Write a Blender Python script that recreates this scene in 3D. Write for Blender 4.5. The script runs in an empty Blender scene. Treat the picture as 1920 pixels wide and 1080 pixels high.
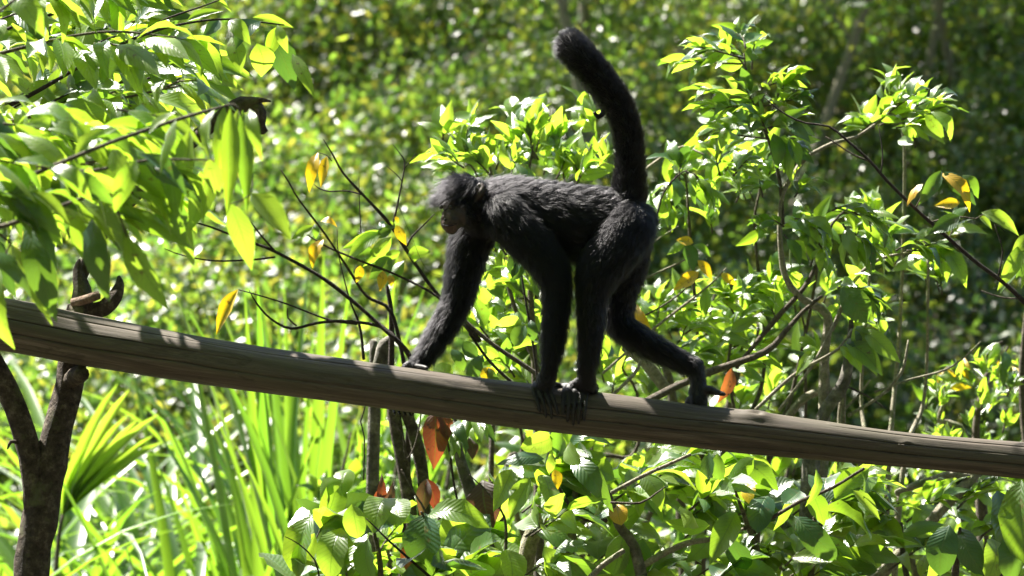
import bpy, math, random
import numpy as np
from mathutils import Vector, Matrix, noise

random.seed(11)
rng = np.random.default_rng(11)
S = bpy.context.scene
C = S.collection
R = math.radians

# ------------------------------------------------------------------ camera
CAM_Z, CAM_D, F = 1.9, 8.0, 125.0
PX = 2.304 / 1920.0                      # metres per photo pixel at the log's distance
cd = bpy.data.cameras.new('camera')
cam = bpy.data.objects.new('camera', cd)
C.objects.link(cam)
cam.location = (0, -CAM_D, CAM_Z)
cam.rotation_euler = (R(90), 0, 0)
cd.lens, cd.sensor_width = F, 36.0
cd.clip_start, cd.clip_end = 0.1, 1000
cd.dof.use_dof = True
cd.dof.focus_distance = 7.98
cd.dof.aperture_fstop = 4.8
S.camera = cam

# ------------------------------------------------------------------ world, sun, exposure
SUN = Vector((-0.46, 0.33, 0.83)).normalized()
w = bpy.data.worlds.new('World')
S.world = w
w.use_nodes = True
nt = w.node_tree
bg = nt.nodes['Background']
sky = nt.nodes.new('ShaderNodeTexSky')
sky.sky_type = 'NISHITA'
sky.sun_disc = False
sky.sun_elevation = math.asin(SUN.z)
sky.sun_rotation = math.atan2(SUN.x, SUN.y)
nt.links.new(sky.outputs[0], bg.inputs[0])
bg.inputs[1].default_value = 0.05
sd = bpy.data.lights.new('sun', 'SUN')
sd.energy, sd.angle, sd.color = 5.0, R(0.53), (1.0, 0.95, 0.86)
sun = bpy.data.objects.new('sun', sd)
C.objects.link(sun)
sun.rotation_euler = SUN.to_track_quat('Z', 'Y').to_euler()
sun.location = SUN * 30
vs = S.view_settings
vs.view_transform, vs.look, vs.gamma = 'Standard', 'None', 1.0
vs.exposure = 2.35
S.render.film_transparent = False
S.cycles.use_denoising = True
S.cycles.max_bounces = 10
S.cycles.diffuse_bounces = 7
S.cycles.transmission_bounces = 6
S.cycles.sample_clamp_indirect = 6

# ------------------------------------------------------------------ helpers
def at(px, py, y=0.0):
    """photo pixel -> world point at depth y behind the log's plane"""
    k = PX * (CAM_D + y) / CAM_D
    return Vector(((px - 960) * k, y, CAM_Z - (py - 540) * k))

def tag(o, label=None, cat=None, group=None, kind=None):
    for k, v in (('label', label), ('category', cat), ('group', group), ('kind', kind)):
        if v:
            o[k] = v
    return o

def mesh_np(name, V, faces, mat=None, uv=None, smooth=True):
    me = bpy.data.meshes.new(name)
    me.from_pydata([tuple(v) for v in V] if not isinstance(V, np.ndarray) else V.tolist(), [], faces)
    if uv is not None:
        l = me.uv_layers.new(name='UVMap')
        idx = np.empty(len(me.loops), np.int32)
        me.loops.foreach_get('vertex_index', idx)
        l.data.foreach_set('uv', np.asarray(uv, np.float32)[idx].ravel())
    if smooth:
        me.polygons.foreach_set('use_smooth', np.ones(len(me.polygons), bool))
    if mat:
        me.materials.append(mat)
    return me

def link(name, me, parent=None, loc=None):
    o = bpy.data.objects.new(name, me)
    C.objects.link(o)
    if parent:
        o.parent = parent
    if loc is not None:
        o.location = loc
    return o

def empty(name, loc):
    o = bpy.data.objects.new(name, None)
    o.empty_display_size = 0.1
    C.objects.link(o)
    o.location = loc
    return o

def smooth_path(pts, step):
    """Catmull-Rom through rows of numbers (xyz + anything), resampled about every `step` metres"""
    P = np.array(pts, float)
    if len(P) == 2:
        n = max(2, int(np.linalg.norm(P[1, :3] - P[0, :3]) / step) + 1)
        t = np.linspace(0, 1, n)[:, None]
        return P[0] * (1 - t) + P[1] * t
    Q = np.vstack([2 * P[0] - P[1], P, 2 * P[-1] - P[-2]])
    out = []
    for i in range(1, len(Q) - 2):
        a, b, c, d = Q[i - 1], Q[i], Q[i + 1], Q[i + 2]
        n = max(2, int(np.linalg.norm((c - b)[:3]) / step) + 1)
        for t in np.linspace(0, 1, n, endpoint=False):
            out.append(0.5 * ((2 * b) + (-a + c) * t + (2 * a - 5 * b + 4 * c - d) * t * t + (-a + 3 * b - 3 * c + d) * t ** 3))
    out.append(Q[-2])
    return np.array(out)

def tube_geo(pts, seg=8, step=0.03, rough=0.0, knob=0.0):
    """pts: rows x y z r -> verts, faces, uv with rounded ends"""
    A = smooth_path(pts, step)
    P, r = A[:, :3], np.maximum(A[:, 3], 0.0004)
    n = len(P)
    T = np.gradient(P, axis=0)
    T /= np.linalg.norm(T, axis=1)[:, None] + 1e-9
    ref = np.array([0, 0, 1.0]) if abs(T[0][2]) < 0.9 else np.array([1.0, 0, 0])
    V, UV = [], []
    N = np.cross(T[0], ref)
    N /= np.linalg.norm(N)
    ang = np.linspace(0, 2 * math.pi, seg, endpoint=False)
    ln = 0
    so = random.random() * 100
    for i in range(n):
        N = N - T[i] * N.dot(T[i])
        N /= np.linalg.norm(N) + 1e-9
        B = np.cross(T[i], N)
        if i:
            ln += np.linalg.norm(P[i] - P[i - 1])
        for a in ang:
            k = 1.0
            if rough:
                q = Vector((math.cos(a) * 1.4 + so, math.sin(a) * 1.4, ln * 9))
                k += rough * noise.noise(q) + rough * 0.6 * noise.noise(q * 3.1)
            if knob:
                k += knob * max(0, noise.noise(Vector((so, ln * 22, 0)))) * 2
            V.append(P[i] + r[i] * k * (math.cos(a) * N + math.sin(a) * B))
            UV.append((a / 6.283, ln))
    Fc = []
    for i in range(n - 1):
        for j in range(seg):
            k = (j + 1) % seg
            Fc.append((i * seg + j, i * seg + k, (i + 1) * seg + k, (i + 1) * seg + j))
    b0, b1 = len(V), len(V) + 1
    V.append(P[0] - T[0] * r[0] * 0.4); UV.append((0, 0))
    V.append(P[-1] + T[-1] * r[-1] * 0.4); UV.append((0, ln))
    for j in range(seg):
        k = (j + 1) % seg
        Fc.append((b0, k, j))
        Fc.append((b1, (n - 1) * seg + j, (n - 1) * seg + k))
    return np.array(V), Fc, UV

# ------------------------------------------------------------------ materials
class NT:
    def __init__(s, name):
        s.m = bpy.data.materials.new(name)
        s.m.use_nodes = True
        s.t = s.m.node_tree
        s.t.nodes.clear()
        s.out = s.n('ShaderNodeOutputMaterial')
    def n(s, typ, **kw):
        x = s.t.nodes.new(typ)
        for k, v in kw.items():
            setattr(x, k, v)
        return x
    def l(s, a, b):
        s.t.links.new(a, b)
    def set(s, sock, v):
        if hasattr(v, 'links') or isinstance(v, bpy.types.NodeSocket):
            s.l(v, sock)
        else:
            sock.default_value = v
    def math(s, op, a, b=0.0, c=None):
        x = s.n('ShaderNodeMath', operation=op)
        s.set(x.inputs[0], a)
        s.set(x.inputs[1], b)
        if c is not None:
            s.set(x.inputs[2], c)
        return x.outputs[0]
    def ramp(s, fac, stops, interp='LINEAR'):
        x = s.n('ShaderNodeValToRGB')
        x.color_ramp.interpolation = interp
        el = x.color_ramp.elements
        while len(el) < len(stops):
            el.new(0.5)
        for e, (p, c) in zip(el, stops):
            e.position = p
            e.color = (*c, 1) if len(c) == 3 else c
        s.l(fac, x.inputs[0])
        return x.outputs[0]
    def mixc(s, fac, a, b, mode='MIX'):
        x = s.n('ShaderNodeMix', data_type='RGBA', blend_type=mode)
        s.set(x.inputs['Factor'], fac)
        s.set(x.inputs[6], a if not isinstance(a, tuple) else (*a[:3], 1))
        s.set(x.inputs[7], b if not isinstance(b, tuple) else (*b[:3], 1))
        return x.outputs[2]
    def noise(s, scale, detail=3, vec=None, rough=0.55, dist=0.0):
        x = s.n('ShaderNodeTexNoise')
        x.inputs['Scale'].default_value = scale
        x.inputs['Detail'].default_value = detail
        x.inputs['Roughness'].default_value = rough
        x.inputs['Distortion'].default_value = dist
        if vec is not None:
            s.l(vec, x.inputs['Vector'])
        return x.outputs['Fac']
    def scaled(s, vec, sc):
        x = s.n('ShaderNodeMapping')
        x.inputs['Scale'].default_value = sc
        s.l(vec, x.inputs['Vector'])
        return x.outputs[0]
    def bump(s, h, strength, dist=0.002):
        x = s.n('ShaderNodeBump')
        x.inputs['Strength'].default_value = strength
        x.inputs['Distance'].default_value = dist
        s.l(h, x.inputs['Height'])
        return x.outputs[0]

def leaf_mat(name, refl, trans, rough=0.34, tfac=0.5, island=False, spots=None, veins=True, gloss=0.065):
    """refl / trans: colour stops picked at random for each leaf"""
    t = NT(name)
    if island:
        rnd = t.n('ShaderNodeNewGeometry').outputs['Random Per Island']
    else:
        rnd = t.n('ShaderNodeObjectInfo').outputs['Random']
    k = len(refl)
    pos = [i / max(1, k - 1) for i in range(k)]
    cr = t.ramp(rnd, list(zip(pos, refl)))
    ct = t.ramp(rnd, list(zip(pos, trans)))
    nrm = None
    if veins:
        uv = t.n('ShaderNodeTexCoord').outputs['UV']
        sp = t.n('ShaderNodeSeparateXYZ')
        t.l(uv, sp.inputs[0])
        a = t.math('MULTIPLY', t.math('ABSOLUTE', t.math('SUBTRACT', sp.outputs[0], 0.5)), 2.0)
        mid = t.math('SUBTRACT', 1.0, t.math('SMOOTH_MIN', t.math('MULTIPLY', a, 14.0), 1.0, 0.2))
        ph = t.math('SUBTRACT', t.math('MULTIPLY', sp.outputs[1], 12.0), t.math('MULTIPLY', a, 2.6))
        sv = t.math('PINGPONG', ph, 0.5)
        svm = t.math('LESS_THAN', sv, 0.06)
        vein = t.math('MAXIMUM', mid, t.math('MULTIPLY', svm, 0.55))
        cr = t.mixc(t.math('MULTIPLY', vein, 0.45), cr, (0.16, 0.24, 0.07))
        ct = t.mixc(t.math('MULTIPLY', vein, 0.6), ct, (0.10, 0.16, 0.01))
        h = t.math('ADD', t.math('MULTIPLY', sv, 1.0), t.math('MULTIPLY', mid, -0.6))
        nrm = t.bump(h, 0.30, 0.004)
    oc = t.n('ShaderNodeTexCoord').outputs['Object']
    if spots:
        f = t.noise(5.0, 4, oc, 0.7)
        m = t.ramp(f, [(0.62, (0, 0, 0)), (0.70, (1, 1, 1))])
        cr = t.mixc(m, cr, spots)
        ct = t.mixc(m, ct, tuple(c * 0.6 for c in spots))
    else:
        f = t.noise(3.0, 2, oc)
        if veins:
            hurt = t.math('MULTIPLY', t.ramp(t.noise(7.0, 4, oc, 0.7), [(0.60, (0, 0, 0)), (0.68, (1, 1, 1))]), t.math('GREATER_THAN', t.math('FRACT', t.math('MULTIPLY', rnd, 7.3)), 0.62))
            cr = t.mixc(t.math('MULTIPLY', hurt, 0.8), cr, (0.15, 0.10, 0.03))
            ct = t.mixc(t.math('MULTIPLY', hurt, 0.8), ct, (0.16, 0.11, 0.02))
        cr = t.mixc(1.0, cr, t.ramp(f, [(0.3, (0.75, 0.75, 0.75)), (0.7, (1.2, 1.2, 1.2))]), 'MULTIPLY')
    d = t.n('ShaderNodeBsdfDiffuse')
    tr = t.n('ShaderNodeBsdfTranslucent')
    g = t.n('ShaderNodeBsdfGlossy')
    g.inputs['Roughness'].default_value = rough
    t.l(cr, d.inputs[0])
    t.l(ct, tr.inputs[0])
    if nrm:
        for x in (d, g):
            t.l(nrm, x.inputs['Normal'])
    mx = t.n('ShaderNodeMixShader')
    mx.inputs[0].default_value = tfac
    t.l(d.outputs[0], mx.inputs[1])
    t.l(tr.outputs[0], mx.inputs[2])
    lw = t.n('ShaderNodeLayerWeight')
    fr = t.math('ADD', t.math('MULTIPLY', t.math('POWER', lw.outputs['Facing'], 5.0), 0.75), gloss)
    m2 = t.n('ShaderNodeMixShader')
    t.l(fr, m2.inputs[0])
    t.l(mx.outputs[0], m2.inputs[1])
    t.l(g.outputs[0], m2.inputs[2])
    t.l(m2.outputs[0], t.out.inputs[0])
    return t.m

GR = [(0.035, 0.085, 0.018), (0.055, 0.12, 0.02), (0.075, 0.14, 0.022)]
GT = [(0.17, 0.34, 0.02), (0.28, 0.48, 0.022), (0.38, 0.57, 0.025)]
M = {}
M['green'] = leaf_mat('leaf_green', GR, GT, tfac=0.55)
M['lime'] = leaf_mat('leaf_lime', [(0.09, 0.16, 0.02), (0.12, 0.19, 0.025)], [(0.34, 0.56, 0.03), (0.45, 0.65, 0.045)], tfac=0.6)
M['dark'] = leaf_mat('leaf_deep_green', [(0.022, 0.065, 0.028), (0.03, 0.08, 0.032)], [(0.10, 0.22, 0.02), (0.17, 0.31, 0.02)], tfac=0.45, rough=0.3)
M['yellow'] = leaf_mat('leaf_yellow', [(0.5, 0.31, 0.02), (0.5, 0.36, 0.02)], [(0.9, 0.58, 0.01), (0.9, 0.66, 0.015)], spots=(0.3, 0.13, 0.015))
M['rust'] = leaf_mat('leaf_rust', [(0.13, 0.045, 0.018), (0.09, 0.025, 0.018)], [(0.34, 0.10, 0.02), (0.24, 0.04, 0.015)], rough=0.5, spots=(0.05, 0.022, 0.014))
M['brown'] = leaf_mat('leaf_dull_brown', [(0.06, 0.03, 0.022), (0.08, 0.045, 0.03)], [(0.10, 0.04, 0.02), (0.12, 0.06, 0.02)], rough=0.5)
M['blade'] = leaf_mat('blade_green', [(0.05, 0.11, 0.02), (0.08, 0.15, 0.02)], [(0.18, 0.40, 0.02), (0.34, 0.55, 0.03)], veins=False, rough=0.36)
M['forest'] = leaf_mat('forest_leaf', [(0.05, 0.08, 0.03), (0.06, 0.10, 0.03), (0.09, 0.13, 0.04), (0.11, 0.14, 0.04), (0.12, 0.12, 0.045)],
                       [(0.11, 0.23, 0.03), (0.20, 0.40, 0.04), (0.31, 0.50, 0.05), (0.42, 0.55, 0.05), (0.44, 0.40, 0.05)], island=True, veins=False, rough=0.36, gloss=0.062)

def bark_mat(name, c0, c1, c2, scale=1.0, moss=None):
    t = NT(name)
    oc = t.n('ShaderNodeTexCoord').outputs['Object']
    a = t.noise(28 * scale, 5, oc, 0.65)
    b = t.noise(90 * scale, 4, oc, 0.7)
    c = t.ramp(a, [(0.3, c0), (0.52, c1), (0.72, c2)])
    c = t.mixc(1.0, c, t.ramp(b, [(0.3, (0.6, 0.6, 0.6)), (0.7, (1.25, 1.25, 1.25))]), 'MULTIPLY')
    if moss:
        mm = t.ramp(t.noise(11 * scale, 4, oc, 0.6), [(0.55, (0, 0, 0)), (0.68, (1, 1, 1))])
        c = t.mixc(mm, c, moss)
    p = t.n('ShaderNodeBsdfPrincipled')
    p.inputs['Roughness'].default_value = 0.85
    p.inputs['Specular IOR Level'].default_value = 0.25
    t.l(c, p.inputs['Base Color'])
    t.l(t.bump(t.math('ADD', a, t.math('MULTIPLY', b, 0.6)), 1.0, 0.010), p.inputs['Normal'])
    t.l(p.outputs[0], t.out.inputs[0])
    return t.m

M['twig'] = bark_mat('twig_bark', (0.07, 0.055, 0.045), (0.13, 0.11, 0.085), (0.22, 0.19, 0.14), 3)
M['twig_dark'] = bark_mat('dark_twig_bark', (0.03, 0.022, 0.02), (0.06, 0.045, 0.04), (0.10, 0.085, 0.07), 3)
M['twig_pale'] = bark_mat('pale_bark', (0.20, 0.18, 0.13), (0.32, 0.29, 0.22), (0.42, 0.38, 0.30), 2, moss=(0.16, 0.20, 0.09))
M['bark'] = bark_mat('post_bark', (0.026, 0.020, 0.015), (0.075, 0.058, 0.043), (0.19, 0.16, 0.12), 1.6, moss=(0.10, 0.105, 0.05))
M['bark_grey'] = bark_mat('grey_bark', (0.06, 0.055, 0.045), (0.13, 0.12, 0.10), (0.28, 0.26, 0.22), 1.0, moss=(0.10, 0.12, 0.05))
M['cutwood'] = bark_mat('bare_wood', (0.10, 0.065, 0.045), (0.19, 0.13, 0.09), (0.28, 0.21, 0.155), 1.8)

def log_mat():
    t = NT('weathered_log')
    uv = t.n('ShaderNodeTexCoord').outputs['UV']
    a = t.noise(1, 6, t.scaled(uv, (14, 2.4, 1)), 0.72, 0.8)
    b = t.noise(1, 5, t.scaled(uv, (150, 14, 1)), 0.7, 0.5)
    e = t.noise(1, 4, t.scaled(uv, (5, 2.2, 1)), 0.6)
    c = t.ramp(a, [(0.25, (0.036, 0.027, 0.020)), (0.48, (0.085, 0.066, 0.050)), (0.72, (0.18, 0.147, 0.118))])
    c = t.mixc(1.0, c, t.ramp(b, [(0.3, (0.62, 0.62, 0.62)), (0.7, (1.25, 1.25, 1.25))]), 'MULTIPLY')
    c = t.mixc(t.ramp(e, [(0.42, (0, 0, 0)), (0.68, (0.75, 0.75, 0.75))]), c, (0.075, 0.068, 0.042))
    dk = t.ramp(t.noise(1, 4, t.scaled(uv, (9, 7, 1)), 0.65, 1.0), [(0.58, (0, 0, 0)), (0.66, (1, 1, 1))])
    c = t.mixc(t.math('MULTIPLY', dk, 0.6), c, (0.035, 0.027, 0.02))
    # pale flecks
    fl = t.ramp(t.noise(1, 2, t.scaled(uv, (36, 26, 1)), 0.5), [(0.76, (0, 0, 0)), (0.79, (1, 1, 1))])
    c = t.mixc(t.math('MULTIPLY', fl, 0.5), c, (0.32, 0.29, 0.24))
    p = t.n('ShaderNodeBsdfPrincipled')
    p.inputs['Roughness'].default_value = 0.62
    p.inputs['Specular IOR Level'].default_value = 0.35
    t.l(c, p.inputs['Base Color'])
    h = t.math('ADD', t.math('MULTIPLY', a, 0.6), t.math('MULTIPLY', b, 0.6))
    t.l(t.bump(h, 0.45, 0.003), p.inputs['Normal'])
    t.l(p.outputs[0], t.out.inputs[0])
    return t.m
M['log'] = log_mat()

def ground_mat():
    t = NT('forest_floor')
    oc = t.n('ShaderNodeTexCoord').outputs['Object']
    a = t.noise(3, 6, oc, 0.65)
    b = t.noise(30, 4, oc, 0.7)
    c = t.ramp(a, [(0.3, (0.02, 0.017, 0.01)), (0.5, (0.05, 0.04, 0.022)), (0.7, (0.05, 0.065, 0.02))])
    c = t.mixc(1.0, c, t.ramp(b, [(0.3, (0.5, 0.5, 0.5)), (0.7, (1.4, 1.3, 1.2))]), 'MULTIPLY')
    p = t.n('ShaderNodeBsdfPrincipled')
    p.inputs['Roughness'].default_value = 0.9
    t.l(c, p.inputs['Base Color'])
    t.l(t.bump(b, 0.8, 0.03), p.inputs['Normal'])
    t.l(p.outputs[0], t.out.inputs[0])
    return t.m
M['ground'] = ground_mat()

# ------------------------------------------------------------------ ground
def terrain(x, y):
    s = 0.0
    if y > 5.5:
        d = min(y, 60) - 5.5
        s = 0.5 * d * d / (d + 1.2)
    s += 0.12 * noise.noise(Vector((x * 0.5, y * 0.5, 3.0))) * min(1, max(0, (y - 1) / 4))
    return s

def ground():
    xs = np.concatenate([np.linspace(-250, -14, 16), np.linspace(-12, 12, 60), np.linspace(14, 250, 16)])
    ys = np.concatenate([np.linspace(-250, -12, 14), np.linspace(-10, 26, 80), np.linspace(30, 250, 16)])
    V = [(x, y, terrain(x, y)) for y in ys for x in xs]
    nx = len(xs)
    Fc = [(j * nx + i, j * nx + i + 1, (j + 1) * nx + i + 1, (j + 1) * nx + i) for j in range(len(ys) - 1) for i in range(nx - 1)]
    return tag(link('ground', mesh_np('ground', V, Fc, M['ground'])), 'brown and green forest floor rising into a hillside', None, None, 'structure')
ground()

# ------------------------------------------------------------------ log rail
LOGX = [-520, 0, 180, 430, 640, 940, 1280, 1420, 1680, 1920, 2480]
LOGC = [520, 607, 642, 683.5, 714, 756, 796, 811, 841.5, 863.5, 915]
LOGR = [53, 50, 47, 44, 42, 43, 40, 40, 34.5, 33.5, 33]
def log_c(px): return float(np.interp(px, LOGX, LOGC))
def log_r(px): return float(np.interp(px, LOGX, LOGR))
def on_log(px, deg, lift=0.0):
    """point round the log at a photo column: 0 = top, 90 = side facing the path, -90 = far side; lift in px"""
    r, a = log_r(px) + lift, R(deg)
    return Vector(((px - 960) * PX, -r * PX * math.sin(a), CAM_Z - (log_c(px) - r * math.cos(a) - 540) * PX))

def make_log():
    rows = [(*at(x, c), r * PX) for x, c, r in zip(LOGX, LOGC, LOGR)]
    A = smooth_path(rows, 0.007)
    n = len(A)
    cracks = [(R(-46), 1.7), (R(-12), 3.1), (R(19), 6.0), (R(52), 7.7)]  # 0 = straight at the path, + = up
    cols = []
    for i in range(96):
        cols.append((2 * math.pi * i / 96, None, 0))
    for k, (a, ph) in enumerate(cracks):
        cols = [c for c in cols if abs(((c[0] - a + math.pi) % (2 * math.pi)) - math.pi) > 0.06]
        for d, dep in ((-0.026, 0), (0.0, 1), (0.026, 0)):
            cols.append(((a + d) % (2 * math.pi), k, dep))
    cols.sort()
    m = len(cols)
    V, UV = [], []
    ln = 0
    for i in range(n):
        x, y, z, r = A[i]
        if i:
            ln += np.linalg.norm(A[i, :3] - A[i - 1, :3])
        px = x / PX + 960
        wig = 0.10 * noise.noise(Vector((ln * 2.2, 0, 0))) + 0.03 * noise.noise(Vector((ln * 9, 5, 0)))
        for a, k, dep in cols:
            th = a + wig
            cy, cz = -math.cos(th), math.sin(th)
            rr = r * (1 + 0.085 * noise.noise(Vector((cy * 1.2, cz * 1.2, ln * 2.8))) + 0.018 * noise.noise(Vector((cy * 5, cz * 5, ln * 5))) + 0.008 * noise.noise(Vector((cy * 14, cz * 14, ln * 6))))
            # knot scar on the upper edge
            ka = ((th - R(62) + math.pi) % (2 * math.pi)) - math.pi
            q = ((px - 1418) / 26) ** 2 + (ka / 0.35) ** 2
            rr += 0.0085 * math.exp(-q) - 0.008 * math.exp(-q * 7)
            for kx, kd_, ks in ((655, 2, 15), (300, 28, 13), (1210, -22, 12), (1700, 20, 13)):
                k2 = ((th - R(kd_) + math.pi) % (2 * math.pi)) - math.pi
                q2 = ((px - kx) / ks) ** 2 + (k2 / (ks * 0.016)) ** 2
                if q2 < 9:
                    rr += 0.0045 * math.exp(-q2) - 0.006 * math.exp(-q2 * 6)
            if dep:
                ph = cracks[k][1]
                gate = min(1, max(0, 2.2 * (noise.noise(Vector((ln * 1.1 + ph * 7, ph, 0))) + 0.28)))
                rr -= 0.012 * gate
            V.append((x, y + rr * cy, z + rr * cz))
            UV.append((th / (2 * math.pi), ln))
    Fc = [(i * m + j, i * m + (j + 1) % m, (i + 1) * m + (j + 1) % m, (i + 1) * m + j) for i in range(n - 1) for j in range(m)]
    UV = np.array(UV)
    Fc.append(tuple(range(m - 1, -1, -1)))
    Fc.append(tuple((n - 1) * m + j for j in range(m)))
    me = mesh_np('log', np.array(V), Fc, M['log'], UV)
    # keep the noise free of a seam: uv jump sits at the hidden far side
    o = link('log_rail', me)
    return tag(o, 'weathered grey log rail with long cracks, sloping across under the black monkey', 'log')
make_log()

# ------------------------------------------------------------------ leaves
def leaf_mesh(name, wid, bend, fold, wave, seed, p=0.62, q=1.12, rows=8, pet=0.05):
    r_ = random.Random(seed)
    V, UV, Fc = [], [], []
    ph = r_.random() * 6
    side = r_.uniform(-0.05, 0.05)
    ts = [i / (rows - 1) for i in range(rows)]
    norm = max((t ** p) * ((1 - t) ** q) for t in [k / 50 for k in range(51)])
    for v in ts:
        t = max(0.0, (v - pet) / (1 - pet))
        half = max(0.008, 0.5 * wid * (t ** p) * ((1 - t) ** q) / norm) if v < 1 else 0.004
        zc = bend * 4 * v * (1 - v) * (1 - 0.35 * (v - 0.5))
        yc = side * math.sin(v * math.pi)
        for u in (-1, -0.5, 0, 0.5, 1):
            zz = zc + fold * abs(u) * half * 2 + wave * half * (abs(u) ** 1.5) * math.sin(v * 17 + ph + (1.7 if u > 0 else 0))
            V.append((v, yc + u * half, zz))
            UV.append((0.5 + 0.5 * u, v))
    for i in range(rows - 1):
        for j in range(4):
            Fc.append((i * 5 + j, (i + 1) * 5 + j, (i + 1) * 5 + j + 1, i * 5 + j + 1))
    return mesh_np(name, np.array(V), Fc, M['green'], UV)

LANCE = [leaf_mesh('lance_leaf', 0.36, b, f, w_, i) for i, (b, f, w_) in enumerate([(0.06, 0.16, 0.12), (0.13, 0.22, 0.16), (0.18, -0.12, 0.14), (0.03, 0.30, 0.10), (0.22, 0.18, 0.2), (0.10, -0.2, 0.12), (0.28, 0.1, 0.15)])]
BROAD = [leaf_mesh('broad_leaf', 0.56, b, f, w_, 40 + i, p=0.5, q=0.62) for i, (b, f, w_) in enumerate([(0.05, 0.14, 0.10), (0.13, 0.2, 0.14), (0.2, -0.12, 0.12), (0.10, 0.26, 0.10), (0.26, 0.12, 0.16)])]

def leaf_cloud(P, size, up=0.6):
    """one folded two-triangle leaf at every point"""
    n = len(P)
    d = rng.normal(0, 1, (n, 3)); d[:, 2] -= 0.35
    d /= np.linalg.norm(d, axis=1)[:, None]
    nr = rng.normal(0, 0.7, (n, 3)); nr += np.array([0, -0.45, 0.6]) * (up / 0.6)
    s = np.cross(nr, d); s /= np.linalg.norm(s, axis=1)[:, None] + 1e-9
    nr = np.cross(d, s)
    L = size * rng.uniform(0.6, 1.3, n)
    b = P; t = P + d * L[:, None]
    m = P + d * (L * 0.45)[:, None]
    l = m + s * (L * 0.24)[:, None] + nr * (L * 0.06)[:, None]
    r = m - s * (L * 0.24)[:, None] + nr * (L * 0.06)[:, None]
    V = np.stack([b, l, t, r], 1).reshape(-1, 3)
    i = np.arange(n) * 4
    F = np.stack([np.stack([i, i + 2, i + 1], 1), np.stack([i, i + 3, i + 2], 1)], 1).reshape(-1, 3)
    return V, F

def cloud_mesh(name, V, F, mat):
    me = bpy.data.meshes.new(name)
    me.vertices.add(len(V)); me.vertices.foreach_set('co', V.astype(np.float32).ravel())
    me.loops.add(len(F) * 3); me.loops.foreach_set('vertex_index', F.astype(np.int32).ravel())
    me.polygons.add(len(F)); me.polygons.foreach_set('loop_start', np.arange(0, len(F) * 3, 3, dtype=np.int32))
    me.update(calc_edges=True)
    me.materials.append(mat)
    return me

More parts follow.
